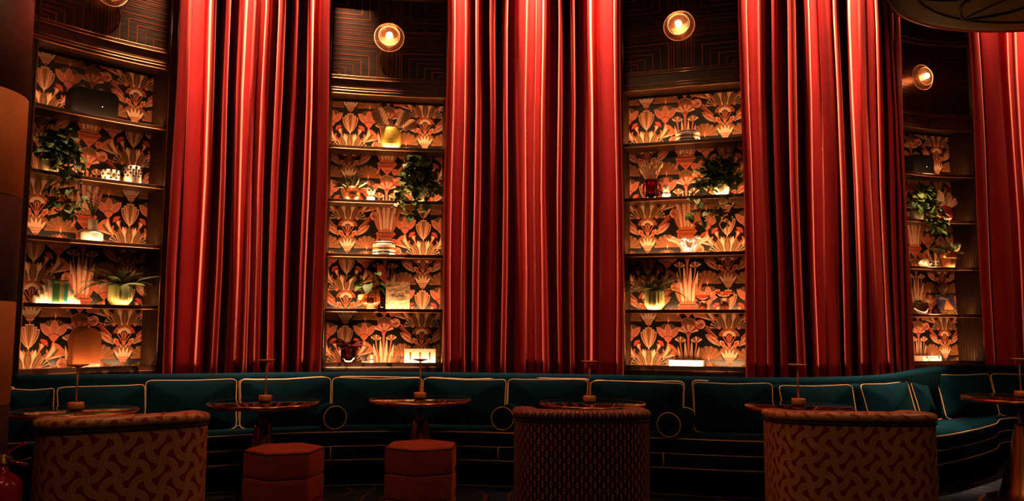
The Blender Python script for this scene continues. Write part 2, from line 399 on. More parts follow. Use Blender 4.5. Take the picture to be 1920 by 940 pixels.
def urn_column():
    q = Print()
    # radial palm fans flanking the goblet (lowest layer), lotus flowers in front of them
    for i in range(15):
        a = 4 + i * 12.3
        q.sector(35, 40, 2, 23 - (i % 2) * 1.5, a - 6, a + 6, V_ if i % 2 else B_, 1, 3, sym=True)
        q.line([(35 + 3 * cos(radians(a)), 40 - 3 * sin(radians(a))), (35 + 22 * cos(radians(a)), 40 - 22 * sin(radians(a)))], .55, O_, 2)
    q.leaf(35, 43, 35, 31, 4, O_, 3); q.leaf(35, 42, 35, 36, 2, C_, 4)
    for dx, ty in ((-10, 45), (10, 45), (-5, 43), (5, 43), (-15, 48), (15, 48)):
        q.leaf(34 + dx * .25, 68, 34 + dx, ty, 8, V_, 3, edge=O_, mid=O_)
    q.leaf(33, 71, 14, 50, 10, S_, 5, edge=C_); q.leaf(35, 71, 54, 50, 10, S_, 5, edge=C_); q.leaf(34, 71, 34, 44, 10.5, S_, 6, edge=C_)
    q.sym([(24, 62), (29, 70), (34, 72), (39, 70), (44, 62), (42, 69), (38, 75), (34, 78), (30, 75), (26, 69)], S_, 7)
    q.sym([(26.5, 69), (30, 66.6), (34, 65.8), (38, 66.6), (41.5, 69), (38, 75), (34, 78), (30, 75)], S_, 7.5)
    q.line([(26.5, 69), (30, 66.6), (34, 65.8), (38, 66.6), (41.5, 69)], .8, K_, 8)
    q.line([(34, 77), (32, 88), (27, 98), (20, 106)], 2.6, S_, 4)
    # trumpet flower, tulip bud, carnation
    q.sym([(22, 106), (28, 94), (35, 79), (42, 82), (49, 89), (55, 98), (47, 98), (38, 100), (29, 103)], O_, 6)
    q.sym([(23, 105), (29, 94), (35, 80), (37, 90), (31, 99)], C_, 7); q.sym([(30, 101), (40, 88), (43, 90), (36, 99)], V_, 7)
    q.sym([(24, 105.5), (38, 99.5), (54, 97.6), (46, 100), (36, 103)], C_, 7)
    q.sector(48, 111, 0, 8.5, 0, 360, S_, 4, 14, sym=True); q.sector(48, 111, 6.3, 7.6, 95, 250, C_, 5, 8, sym=True)
    q.sym([(42, 105), (52, 108), (58, 104), (54, 112)], C_, 5); q.sym([(47, 104), (57, 105), (61, 112), (53, 118)], O_, 3.6)
    for a in (-20, 5, 30): q.line([(44, 112), (44 + 11 * cos(radians(a)), 112 - 11 * sin(radians(a)))], .5, K_, 5.5)
    q.line([(40, 113), (33, 116), (26, 119)], 1.5, O_, 3)
    q.sector(19, 81, 0, 7.2, -25, 125, R_, 5, 12, sym=True)
    for i in range(5): q.sector(19, 81, 3, 8.0 - .7 * (i % 2), -25 + i * 30, -8 + i * 30, O_ if i % 2 else R_, 6, 3, sym=True)
    q.sym([(14, 79), (22, 84), (16, 92), (13, 93), (15, 86)], O_, 5.5); q.sym([(17, 80), (21, 83), (16, 90)], C_, 6.5)
    # goblet
    cap = [(-17.5, 27), (-15, 23), (-10, 19.6), (-4, 18), (4, 18), (10, 19.6), (15, 23), (17.5, 27)]
    q.poly(cap + [(11, 33), (6, 41), (0, 44), (-6, 41), (-11, 33)], B_, 8)
    for x, y in cap[1:-1] + [(-7.2, 18.6), (7.2, 18.6), (0, 17.9), (12.8, 21), (-12.8, 21)]: q.sector(x * .93, y + 1.6, 0, .75, 0, 360, K_, 9, 6)
    for tx, ty, bx in ((0, 21.5, 0), (6.8, 22.6, 2.6), (14, 26.5, 5)):
        q.leaf(bx, 40, tx, ty, 5.2, C_, 10, sym=tx > 0, edge=K_, belly=.36)
        q.sym([(0, 36.5), (5, 36.2), (9.2, 35), (6.5, 42), (3, 47), (0, 48)], C_, 11)
    q.line([(-8.5, 37), (-4, 38.2), (4, 38.2), (8.5, 37)], 1.0, R_, 12, False); q.line([(-6.8, 41), (-3, 42), (3, 42), (6.8, 41)], 1.0, R_, 12, False)
    q.poly([(-3.6, 45), (3.6, 45), (0, 49)], R_, 12); q.line([(0, 48), (0, 53)], 1.6, O_, 9, False)
    # stepped urn
    def side(w): return [(w, 0), (w * .97, .2), (w * .86, .42), (w * .6, .68), (w * .28, .9), (0, 1)]
    for w, top, lay, m in ((13.8, 59.5, 9, B_), (9.8, 55.6, 10, O_), (5.6, 52, 11, B_)):
        H = 87 - top; pr = [(x, top + t * H) for x, t in side(w)]
        q.poly(pr + [(-x, y) for x, y in pr[::-1][1:]], m, lay)
        q.line([(w * .68, top), (w, top)] if w > 6 else [(0, top), (w, top)], 1.1, C_, lay + .5)
        q.line([(x, y) for x, y in pr], .7, C_, lay + .4)
        q.line([(x * .62, y) for x, y in pr], .5, C_, lay + .4)
    q.line([(0, 84), (0, 92)], 2, C_, 9, False)
    # leaf burst above the next half-disc
    for bx, tx, ty, w, m, lay in ((6, 20, 99, 6.5, B_, 9), (4, 15.5, 91.5, 7, O_, 10), (3, 6.2, 89, 6, S_, 9.5), (2.5, 10.5, 89, 7.5, C_, 11), (5.5, 17.5, 93.5, 7.5, V_, 12)):
        q.leaf(bx, 121, tx, ty, w, m, lay, edge=O_ if m == V_ else B_, belly=.55, mid=O_ if m == V_ else None)
    q.leaf(0, 121, 0, 88, 10, V_, 13, sym=False, edge=O_, mid=O_)
    q.line([(2, 100), (1.6, 119)], .6, O_, 14)
    # side stems with little leaves
    q.line([(17, 103), (24, 97), (30, 93)], 1.4, O_, 5); q.leaf(29, 94, 41, 92, 4, S_, 6); q.leaf(27, 96, 25, 89, 3, O_, 6)
    # round palmettes
    for i in range(11):
        a = -12 + i * 11
        q.sector(15.5, 117, 4, 16, a, a + 5.2, C_ if i % 2 else V_, 8, 3, sym=True)
    q.sector(15.5, 117, 14.8, 16.3, -12, 103, O_, 7.5, 10, sym=True); q.sector(15.5, 117, 0, 14.9, -12, 103, K_, 7.6, 8, sym=True); q.sector(16.5, 116.5, 0, 3.2, 0, 360, S_, 9, 8, sym=True)
    # half disc
    q.sector(0, 131, 0, 17.5, 0, 180, B_, 14, 18, .78)
    for i in range(7): q.sector(0, 131, 11.5, 16.5, 8 + i * 24.5 , 20 + i * 24.5, O_ if i % 2 else R_, 15, 4, .78)
    q.sector(0, 131, 5, 10.8, 0, 180, C_, 15, 14, .9); q.sector(0, 131, 0, 5, 0, 180, K_, 15, 8, .9); q.sector(0, 131, 0, 3.4, 0, 180, B_, 16, 8, .9)
    # inverted triangle below the half disc
    q.poly([(-11, 0), (11, 0), (0, 18)], K_, 8); q.line([(10.8, .2), (0, 17.6)], 1.3, O_, 10)
    q.sym([(1, 0), (3.4, 0), (.3, 15)], S_, 9); q.sym([(4.6, 0), (6.2, 0), (.8, 15)], O_, 9)
    q.poly([(-3.5, 12), (3.5, 12), (2, 18), (-2, 18)], O_, 11)
    # buds, feather leaves, sprigs
    q.sym([(6, 17), (8.5, 10), (15.5, 7.5), (15, 15), (9.5, 20)], O_, 9); q.sym([(9, 11.5), (13, 10), (12.5, 15), (9, 16)], R_, 10); q.line([(8.3, 10), (15.3, 7.8), (14.8, 15)], .8, C_, 10)
    q.line([(6, 17), (3, 22)], 1.2, C_, 9)
    q.leaf(14.5, 16, 40, -3, 9.5, B_, 8, edge=C_); q.leaf(18, 13.5, 35, 0, 3.6, R_, 9, edge=C_); q.line([(16, 17), (26, 12), (36, 3)], .8, C_, 10); q.line([(22, 10), (24, 4), (32, 1)], .7, C_, 10)
    for i in range(8):
        t = i / 7; x, y = 20 + 17 * t, 5 - 17 * t
        q.leaf(x, y, x + 1.0, y - 5, 2, O_, 8); q.leaf(x, y, x + 5, y + .6, 2, R_, 8)
    return q
def center_column():
    q = Print()
    for i in range(9): q.sector(0, 3, 4, 18.5, 18 + i * 16, 34 + i * 16, C_ if i % 2 == 0 else R_ if i % 4 == 1 else S_, 6, 3, .85)
    q.poly([(-5, 1), (5, 1), (2, 9), (-2, 9)], S_, 6.5); q.sector(0, 2, 0, 3.2, 0, 360, R_, 7, 10)
    q.poly([(-2, 6), (2, 6), (1.6, 76), (-1.6, 76)], S_, 6)
    for i in range(5): q.sector(14, 19, 2, 11, 30 + i * 27, 50 + i * 27, C_ if i % 2 == 0 else O_, 6, 3, sym=True)
    q.line([(14, 18), (12.5, 30), (9.5, 50), (6.5, 76)], 2.2, S_, 5.5)
    for tx, ty, bx, w, m in ((6, 13, 2.6, 6.6, C_), (18.5, 24, 7.2, 7.4, C_), (11.5, 30, 5, 3, S_), (26, 38, 10.5, 6.5, O_)): q.leaf(bx, 82, tx, ty, w, m, 6.2 if m == C_ else 5.2, belly=.36, edge=B_)
    for i, x in enumerate((1.8, 5, 8.2, 11)): q.sym([(x * 1.28, 46), (x * 1.28 + 2.0, 46), (x + 1.5, 79), (x, 79)], C_ if i % 2 == 0 else R_, 7)
    # ornate boat cup
    q.poly([(-18.5, 85), (-13, 80), (-6, 77), (0, 76), (6, 77), (13, 80), (18.5, 85), (12, 93), (-12, 93)], O_, 10)
    q.poly([(-17, 86), (17, 86), (12, 92), (-12, 92)], R_, 11); q.poly([(-13, 88.5), (13, 88.5), (11, 91), (-11, 91)], B_, 12)
    for x in (-11.5, -5.8, 0, 5.8, 11.5): q.sector(x, 84.6 - .0 , 0, 2.7, 0, 180, K_, 12, 6); q.sector(x, 84.6, 0, 1.3, 0, 180, O_, 13, 5)
    q.poly([(-12, 93), (12, 93), (0, 106)], S_, 10); q.poly([(-9, 94), (9, 94), (0, 103.6)], O_, 11); q.poly([(-6, 96.5), (6, 96.5), (0, 102)], R_, 12)
    q.line([(11, 79), (15.5, 73), (13.5, 68), (17, 66)], 1.5, O_, 5)
    q.sector(15, 100, 0, 6, 0, 360, S_, 6, 12); q.sector(15, 100, 0, 3.4, 40, 200, R_, 7, 8); q.leaf(-20, 104, -12, 92, 4, S_, 6, sym=False); q.leaf(-16, 96, -14, 84, 3, O_, 6, sym=False)
    # green fan on thin stems
    q.sector(0, 119, 0, 13, 22, 158, V_, 6, 10); q.line([(0, 119), (0, 109)], .6, O_, 7, False); q.line([(0, 119), (6, 110)], .6, O_, 7); q.line([(0, 119), (10.5, 113)], .6, O_, 7)
    q.sector(0, 119, 12.3, 13.4, 22, 158, O_, 7, 10)
    q.line([(0, 119), (0, 127)], 1, O_, 6, False); q.line([(2, 126), (6, 116), (13, 106)], .9, S_, 5); q.leaf(9, 124, 11, 113, 3, R_, 6); q.leaf(5, 126, 8, 116, 2.4, O_, 6)
    return q
URN, CENTER = urn_column(), center_column()
WS = .00546
def clip(pts, lo, hi):
    for s_, lim in ((1, hi), (-1, -lo)):
        out = []
        for (x0, y0), (x1, y1) in zip(pts, pts[1:] + pts[:1]):
            a, b = s_ * x0 <= lim, s_ * x1 <= lim
            if a: out.append((x0, y0))
            if a != b:
                t = (s_ * lim - x0) / (x1 - x0); out.append((s_ * lim, y0 + t * (y1 - y0)))
        pts = out
        if len(pts) < 3: return []
    return pts
def clipz(pts, lo, hi):
    return [(x, y) for y, x in clip([(y, x) for x, y in pts], lo, hi)] if pts else []
def wallpaper(bay, root):
    mb = MB(); hw = bay.W / 2 - .002
    items = [(URN, .377, 1.226 - .715 * .0 + .715 * k) for k in range(-1, 5)] + [(URN, -.377, 1.583 + .715 * k) for k in range(-1, 4)] + [(CENTER, 0, 1.262 + .715 * k) for k in range(-1, 5)]
    for pr, ux, z0 in items:
        for pts, m, lay in pr.p:
            P = clip([(ux + x * WS, z0 - y * WS) for x, y in pts], -hw, hw)
            P = clipz(P, SILL, TOP)
            if len(P) < 3: continue
            mb.add([(x, bay.back() - .0016 - lay * .00022, z) for x, z in P], [tuple(range(len(P)))], m)
    mb.build('wallpaper_print', WP_MATS, root, recalc=False)

def sweep(mb, bay, prof, x0, x1, n=14, mat=0, smooth=False):
    """closed (y, z) profile carried along the curve of the bay front"""
    xs = [x0 + (x1 - x0) * i / (n - 1) for i in range(n)]
    P = len(prof)
    mb.grid(lambda i, j: (xs[i], (bay.fy(xs[i]) + prof[j][0]) if prof[j][0] < .1 else prof[j][0] + .6 * bay.sag, prof[j][1]), n, P, mat, smooth, cv=True)
    b = len(mb.v) - n * P
    mb.f.append(tuple(b + j * n for j in range(P))); mb.m.append(mat); mb.sm.append(False)
    mb.f.append(tuple(b + j * n + n - 1 for j in reversed(range(P)))); mb.m.append(mat); mb.sm.append(False)
def bead(mb, bay, y, z, r, x0, x1, mat=0):
    mb.tube([(x0 + (x1 - x0) * i / 13, bay.fy(x0 + (x1 - x0) * i / 13) + y, z) for i in range(14)], r, 6, mat)

bay_labels = ['tall curved niche bookcase at far left beside the striped pillar', 'niche bookcase between the two left-hand red curtains, a painting book on one shelf',
              'niche bookcase right of the middle red curtain, holding the scalloped glass bowl', 'farthest niche bookcase at right, partly hidden behind the bulging curtain']
def make_bay(i, bay):
    W = bay.W; h = W / 2
    root = thing('built_in_bookcase', bay_labels[i], 'bookcase', (bay.c.x, bay.c.y, 0), bay.yaw, 'niche bookcases along the curved wall')
    mb = MB(); sweep(mb, bay, [(DEP, .86), (DEP + .03, .86), (DEP + .03, 3.62), (DEP, 3.62)], -h, h); mb.build('back_panel', BLACKW, root)
    wallpaper(bay, root)
    for s_ in (-1, 1):      # fluted side cheeks
        mb = MB(); nf = 91
        mb.grid(lambda k, j: (s_ * (h - .001 - .005 * abs(sin(k / (nf - 1) * pi * 9))), bay.back() * k / (nf - 1), (.90, 3.60)[j]), nf, 2, smooth=True)
        mb.box(min(s_ * h, s_ * (h + .02)), max(s_ * h, s_ * (h + .02)), .01, bay.back(), .90, 3.60)
        mb.build('side_cheek', WOODV, root)
        mb = MB()           # moulded upright of the frame
        a, b_ = (h, h + .075)
        out = [(a, .05), (a, -.004), (a + .006, -.012), (a + .016, -.012), (a + .022, -.004), (b_ - .02, -.004), (b_ - .012, -.018), (b_, -.018), (b_, .05)]
        mb.add([(s_ * x, y, z) for z in (.84, 6.2) for x, y in out], [tuple(range(9)), tuple(range(17, 8, -1))] + [(k, (k + 1) % 9, (k + 1) % 9 + 9, k + 9) for k in range(9)])
        mb.build('frame_upright', WOOD, root)
        mb = MB(); mb.tube([(s_ * (h + .004), -.006, .93), (s_ * (h + .004), -.006, 3.57)], .0035, 6); mb.build('lit_edge_bead', BRONZE, root)  # bronze tube added to imitate the bright reflection along the upright's edge
    for k, s0 in enumerate(SH):
        mb = MB()
        sweep(mb, bay, [(0, s0 + .003), (.004, s0), (.022, s0), (.022, s0 + .002), (DEP - .004, s0 + .002), (DEP - .004, s0 + .022), (.022, s0 + .022), (.022, s0 + .034), (.004, s0 + .036), (0, s0 + .033)], -h + .004, h - .004)
        sh = mb.build('shelf', WOOD, root)
        mb = MB(); bead(mb, bay, -.0015, s0 + .0015, .0034, -h + .004, h - .004); mb.build('shelf_nosing', NOSING, sh)
    mb = MB(); sweep(mb, bay, [(-.012, .905), (-.02, .898), (-.02, .862), (0, .85), (.05, .85), (DEP, .85), (DEP, .945), (.024, .945), (.022, .952), (.004, .952), (0, .935)], -h, h)
    si = mb.build('sill', WOOD, root)
    mb = MB(); bead(mb, bay, -.016, .909, .004, -h - .05, h + .05); mb.build('sill_bead', BRONZE, si)
    mb = MB(); sweep(mb, bay, [(0, TOP), (.015, TOP - .002), (.02, TOP + .02), (DEP, TOP + .03), (DEP, TOP + .05), (0, TOP + .05)], -h, h); mb.build('top_board', WOOD, root)
    # cornice between the niche and the veneer panel
    mb = MB(); sweep(mb, bay, [(.0, TOP), (-.012, TOP + .004), (-.012, 3.60), (-.004, 3.61), (-.004, 3.625), (.006, 3.635), (.006, 3.715), (-.004, 3.72), (-.004, 3.75), (.012, 3.76), (.06, 3.76), (.06, TOP)], -h - .06, h + .06)
    co = mb.build('cornice', WOOD, root)
    mb = MB()
    for y, z, r in ((-.012, TOP + .003, .0035), (-.012, 3.600, .003), (-.003, 3.628, .0045), (-.003, 3.722, .0045), (-.002, 3.754, .0035)): bead(mb, bay, y, z, r, -h - .055, h + .055)
    mb.build('cornice_bead', BRONZE, co)
    mb = MB(); sweep(mb, bay, [(.0, 4.565), (-.006, 4.57), (-.006, 4.585), (.004, 4.592), (-.006, 4.60), (-.006, 4.618), (.0, 4.625), (.06, 4.625), (.06, 4.565)], -h - .06, h + .06)
    ph = mb.build('panel_head', WOOD, root)
    mb = MB(); bead(mb, bay, -.006, 4.570, .004, -h - .055, h + .055); bead(mb, bay, -.006, 4.619, .0045, -h - .055, h + .055); mb.build('head_bead', BRONZE, ph)
    for nm, z0, z1, seed in (('veneer_panel', 3.75, 4.57, 0), ('veneer_panel', 4.62, 6.2, 1)):
        mb = MB(); sweep(mb, bay, [(.030, z0), (.05, z0), (.05, z1), (.030, z1)], -h - .01, h + .01); vp = mb.build(nm, VENEER, root)
        mb = MB(); rnd = random.Random(i * 3 + seed); zc = (z0 + z1) / 2
        def bar(x0, x1, za, zb, w):
            if abs(x1 - x0) > abs(zb - za):
                n = 6
                mb.grid(lambda a, b: (x0 + (x1 - x0) * a / (n - 1), bay.fy(x0 + (x1 - x0) * a / (n - 1)) + .0285, za + (b - .5) * w), n, 2, smooth=False)
            else:
                mb.grid(lambda a, b: (x0 + (a - .5) * w, bay.fy(x0) + .0285, za + (zb - za) * b), 2, 2, smooth=False)
        hx, hz = h - .01, (z1 - z0) / 2 - .01
        for sx in (-1, 1):
            for sz in (-1, 1):
                for k, (fx, fz) in enumerate(((.22, .34), (.36, .46), (.50, .58), (.64, .70), (.77, .80), (.88, .90))):
                    w = rnd.choice((.003, .004, .007)); x, z = sx * hx * fx, zc + sz * hz * fz
                    bar(x, sx * hx, z, z, w); bar(x, x, z, zc + sz * hz, w)
            for k in range(9):
                z = zc + (k - 4) * hz * .058 + rnd.uniform(-.006, .006); bar(sx * hx * rnd.uniform(.05, .3), sx * hx, z, z, rnd.choice((.002, .003, .005)))
        for sz in (-1, 1):
            for k in range(8):
                x = (k - 3.5) * hx * .05 + rnd.uniform(-.006, .006); bar(x, x, zc + sz * hz * rnd.uniform(.1, .3), zc + sz * hz, rnd.choice((.002, .003, .005)))
        mb.build('inlay_line', INLAY, vp, recalc=False)['kind'] = 'stuff'
    # led strips tucked behind the lip of every compartment
    for k, z in enumerate(BASE):
        mb = MB(); sweep(mb, bay, [(.026, z + .001), (.031, z + .001), (.031, z + .006), (.026, z + .006)], -h + .03, h - .03); mb.build('led_strip', LEDM, root)
        L = lamp('led_light', 'AREA', (0, .045 + bay.sag * .55, z + .012), P_LED * ((.42, .5, .5, .5, .62), (1,) * 5, (1,) * 5, (.35, .4, .55, .55, .75))[i][k], C_LED, None, shape='RECTANGLE', size=W * .93, size_y=.012)
        L.rotation_euler = (radians(136), 0, 0); L.parent = root
    return root
BROOT = [make_bay(i, b) for i, b in enumerate(BAYS)]

# ------------------------------------------------------------------ wall lights
def ring(mb, r, y, th, n=48, mat=0): mb.tube([(r * cos(2 * pi * k / n), y, r * sin(2 * pi * k / n)) for k in range(n)], th, 6, mat, closed=True)
FROST = pm('frosted_glass_rim', (.85, .62, .42), .35)
DISC = None
def disc_mat():
    g = G('ribbed_glass_disc'); t = g.n('ShaderNodeBsdfTransparent'); t.inputs[0].default_value = (.92, .72, .60, 1)
    gl = g.n('ShaderNodeBsdfGlossy'); gl.inputs[0].default_value = (1, .85, .7, 1); gl.inputs['Roughness'].default_value = .15
    tr = g.n('ShaderNodeBsdfTranslucent'); tr.inputs[0].default_value = (.9, .5, .3, 1)
    a = g.n('ShaderNodeAddShader'); mx = g.n('ShaderNodeMixShader'); mx.inputs[0].default_value = .07; mx2 = g.n('ShaderNodeMixShader'); mx2.inputs[0].default_value = .025
    g.t.links.new(t.outputs[0], mx.inputs[1]); g.t.links.new(gl.outputs[0], mx.inputs[2]); g.t.links.new(mx.outputs[0], mx2.inputs[1]); g.t.links.new(tr.outputs[0], mx2.inputs[2])
    g.t.links.new(mx2.outputs[0], g.out.inputs['Surface']); return g.mat
DISC = disc_mat()
for i, bay in enumerate(BAYS):
    px, py = ((213, -12), (730, 72), (1272, 48), (1737, 147))[i]
    u = bay.u_at(px, py, -.08)
    lab = ['round double-ring glass wall light at the top left picture edge', 'round double-ring glass wall light above the bookcase with the gold planter',
           'round double-ring glass wall light above the bookcase with the scalloped bowl', 'round double-ring glass wall light on the farthest right bookcase panel'][i]
    r = thing('wall_light', lab, 'wall light', bay.world(u, bay.fy(u) + .03, 4.163), bay.yaw, 'round wall lights on the veneer panels')
    mb = MB(); mb.lathe([(0, 0), (.05, 0), (.05, .012), (.014, .018), (.014, .085), (0, .085)], 24)
    o = mb.build('back_plate', BRONZE, r, rot=(pi / 2, 0, 0))
    for rr, y in ((.146, -.055), (.103, -.10)):
        mb = MB(); mb.lathe([(.02, 0), (rr, 0), (rr, .004), (.02, .004)], 48); d = mb.build('glass_disc', DISC, r, loc=(0, y, 0), rot=(pi / 2, 0, 0))
        mb = MB(); ring(mb, rr, y - .002, .0042); mb.build('glass_rim', FROST, r)
        mb = MB()
        for k in range(56 if rr > .12 else 40):
            a = 2 * pi * k / (56 if rr > .12 else 40); mb.tube([(.04 * cos(a), y - .003, .04 * sin(a)), (rr * cos(a), y - .003, rr * sin(a))], .0007, 3, caps=False)
        mb.build('glass_rib', FROST, r)['kind'] = 'stuff'
    mb = MB(); mb.sphere((0, -.118, 0), .030, 16); mb.build('bulb', BULB, r)
    L = lamp('bulb_light', 'POINT', (0, -.118, 0), P_BULB, (1, .36, .13), shadow_soft_size=.032); L.parent = r

# ------------------------------------------------------------------ curtains
def curtain(name_label, path, ridges, group, top=6.3, amp=.25, spots=(.075, .49, .92), power=1.0, seed=0):
    rnd = random.Random(seed); n = 640
    P = catmull([(p[0], p[1]) for p in path], n)
    S = [0]
    for a, b in zip(P, P[1:]): S.append(S[-1] + sqrt((a[0] - b[0]) ** 2 + (a[1] - b[1]) ** 2))
    # pixel fraction along the curtain -> path station
    pxs = [960 + FPX * x / y for x, y in P]
    def frac(i): return (pxs[i] - pxs[0]) / (max(pxs) - pxs[0])
    def depth(f):
        d = 1.0
        for a, b, fl in ridges:
            e = min(.008, (b - a) * .4); m = (a + b) / 2; hw = (b - a) / 2
            x = abs(f - m) - hw
            k = 0 if x <= -e else 1 if x >= e * 1.0 else (x + e) / (2.0 * e)
            k = k * k * (3 - 2 * k)
            inside = max(0, 1 - (abs(f - m) / hw) ** 2) if x < 0 else 0
            d = min(d, fl + (1 - fl) * k - .22 * inside * (1 - fl))
        return d
    mb = MB(); zs = [.30, 1.0, 1.8, 2.6, 3.4, 4.2, 5.2, top]
    pts = []
    far = pxs.index(max(pxs))
    for i in range(n):
        a, b = P[max(i - 1, 0)], P[min(i + 1, n - 1)]; tx, ty = b[0] - a[0], b[1] - a[1]; L = sqrt(tx * tx + ty * ty)
        r_ = sqrt(P[i][0] ** 2 + P[i][1] ** 2); nx, ny = -P[i][0] / r_, -P[i][1] / r_     # folds reach into the room, towards its middle
        if i <= far: d = depth(frac(i))
        else: d = .5 + .5 * cos((S[i] - S[far]) / .07 * 2 * pi)
        pts.append((P[i][0], P[i][1], nx, ny, d, S[i]))
    ph = [rnd.uniform(0, 6.28) for _ in range(4)]
    def fn(i, j):
        x, y, nx, ny, d, s_ = pts[i]; z = zs[j]; w = 1 + .06 * sin(s_ * 9 + ph[0] + z * .8) + .05 * sin(s_ * 23 + ph[1])
        o = amp * (.5 - d) * w + .012 * sin(s_ * 31 + z * 1.3 + ph[2]) * (1 - d)
        l = .010 * sin(z * 1.7 + s_ * 6 + ph[3])
        return (x + nx * o + ny * -l, y + ny * o + nx * l, z)
    mb.grid(fn, n, len(zs))
    root = thing('curtain', name_label, 'curtain', (P[n // 2][0], P[n // 2][1], .30), 0, group)
    mb2 = MB(); mb2.v = [(v[0] - P[n // 2][0], v[1] - P[n // 2][1], v[2] - .30) for v in mb.v]; mb2.f, mb2.m, mb2.sm = mb.f, mb.m, mb.sm
    o = mb2.build('drape', VELVET, root, recalc=False)
    so = o.modifiers.new('thickness', 'SOLIDIFY'); so.thickness = .004; so.offset = 0
    mb = MB(); mb.tube([(x - P[n // 2][0], y - P[n // 2][1], top + .02 - .30) for x, y in P[::20]], .018, 8); mb.build('curtain_track', BLACKW, root)
    # row of lamps at the head of the curtain, out of frame
    for f in spots:
        i = min(range(far + 1), key=lambda q: abs(frac(q) - f)); x, y, nx, ny, d, s_ = pts[i]
        lamp('curtain_spot', 'SPOT', (x + nx * .24, y + ny * .24, 5.8), P_SPOT * power, C_SPOT, (-nx * .215, -ny * .215, -1), spot_size=radians(40), spot_blend=1.0, shadow_soft_size=.025)
GC = 'floor-length red velvet curtains'
def fr(lst, lo, hi, flat={}): return [((a - lo) / (hi - lo), (b - lo) / (hi - lo), flat.get(k, 0.0)) for k, (a, b) in enumerate(lst)]
RA = fr([(65, 115), (125, 205), (233, 268), (308, 342), (380, 418), (460, 482), (484, 513), (515, 547), (580, 622), (660, 690), (738, 770), (808, 862)], 65, 862, {1: .75, 6: .7})
RB = fr([(25, 62), (62, 112), (112, 137), (165, 200), (235, 271), (300, 330), (366, 420), (420, 460), (460, 495), (495, 530), (570, 597), (628, 656), (700, 736), (775, 852), (852, 885)], 25, 885, {1: .3, 7: .45, 8: .55, 13: .3})
RC = fr([(20, 66), (66, 120), (120, 152), (184, 216), (264, 311), (348, 378), (378, 428), (428, 492), (514, 542), (578, 594), (644, 676), (676, 714), (722, 746), (764, 792), (798, 818), (824, 850)], 20, 850, {1: .25, 6: .6, 7: .15, 11: .3})
RD = [(0, .08, 0), (.09, .24, .15), (.31, .37, 0), (.50, .55, 0), (.66, .74, 0), (.86, .94, 0)]
RZ = [(.02, .12, 0), (.2, .3, 0), (.4, .5, 0), (.6, .7, 0), (.78, .86, 0), (.95, 1, 0)]
curtain('red velvet curtain at left, right of the bookcase beside the pillar', [(-2.96, 6.97), (-2.40, 7.36), (-1.764, 7.62)], RA, GC, seed=1, amp=.25, spots=(.045, .51, .965))
curtain('red velvet curtain in the middle, between two wall-lit bookcases', [(-.650, 7.74), (.2, 7.77), (1.03, 7.52)], RB, GC, seed=2, amp=.26)
curtain('red velvet curtain bulging round the bend of the wall at right', [(2.085, 7.26), (2.72, 7.28), (3.24, 7.46), (3.75, 7.86), (4.10, 8.36), (4.14, 8.62)], RC, GC, seed=3, amp=.25, spots=(.11, .51, .77, .985))
curtain('red velvet curtain at the far right edge under the ceiling disc', [(5.19, 8.98), (5.75, 9.05), (6.6, 8.95)], RD, GC, seed=4, amp=.22, spots=(.17, .5), power=.20)
curtain('sliver of red velvet curtain behind the striped pillar', [(-4.75, 5.25), (-4.35, 5.72), (-3.885, 6.20)], RZ, GC, seed=5, spots=(.9,), power=.4)

# ------------------------------------------------------------------ striped pillar, ceiling disc
pil = thing('striped_pillar', 'round pillar with broad tan and black bands at the left edge', 'pillar', (-3.205, 4.5, 0))
TAN = pm('tan_band', (.42, .20, .055), .6, vary=.12, vscale=6); BLK = pm('black_band', (.012, .009, .009), .6)
zb = [0, .26, .85, 1.43, 2.02, 2.61, 3.2, 3.79, 4.38, 4.97, ROOM_H - .005]
for k in range(len(zb) - 1):
    mb = MB(); r = .40
    mb.lathe([(0, zb[k]), (r - .004, zb[k]), (r, zb[k] + .004), (r, zb[k + 1] - .004), (r - .004, zb[k + 1]), (0, zb[k + 1])], 64)
    mb.build('band', BLK if k % 2 else TAN, pil)

DC = (5.15, 6.7); DZ = 4.49; DR = 1.8
disc = thing('ceiling_rosette', 'large round olive ceiling disc with dark leaf tracery and a red rim', 'ceiling disc', (DC[0], DC[1], DZ))
OLIVE = pm('olive_plaster', (.16, .125, .032), .75, vary=.25, vscale=2); DARKT = pm('dark_tracery', (.012, .010, .014), .6); RIMR = pm('red_rim', (.45, .05, .02), .4)
mb = MB(); mb.lathe([(0, .06), (DR * .55, .05), (DR * .8, .03), (DR * .93, .0), (DR * .99, .012), (DR * .99, .10), (0, .30)], 96); mb.build('disc_body', OLIVE, disc)
mb = MB(); mb.tube([(DR * cos(2 * pi * k / 96), DR * sin(2 * pi * k / 96), .03) for k in range(96)], .032, 8, closed=True); mb.build('disc_rim', RIMR, disc)
mb = MB(); mb.lathe([(.06, .2), (.06, ROOM_H - DZ - .002), (0, ROOM_H - DZ - .002)], 16); mb.build('hanging_rod', BLACKW, disc)
rnd = random.Random(7)
mb = MB(); mb.tube([(.86 * DR * cos(2 * pi * k / 72), .86 * DR * sin(2 * pi * k / 72), .018) for k in range(72)], .018, 6, closed=True); mb.build('tracery_ring', DARKT, disc)
for k in range(10):
    a0 = 2 * pi * k / 10; mb = MB()
    for sgn in (-1, 1):
        mb.tube([((.40 + .46 * t / 11) * DR * cos(a0 + sgn * .30 * sin(pi * t / 11)), (.40 + .46 * t / 11) * DR * sin(a0 + sgn * .30 * sin(pi * t / 11)), .044 - .030 * t / 11) for t in range(12)], .013, 5)
    mb.tube([(.12 * DR * cos(a0), .12 * DR * sin(a0), .05), (.86 * DR * cos(a0), .86 * DR * sin(a0), .016)], .010, 5)
    mb.build('leaf_tracery', DARKT, disc)

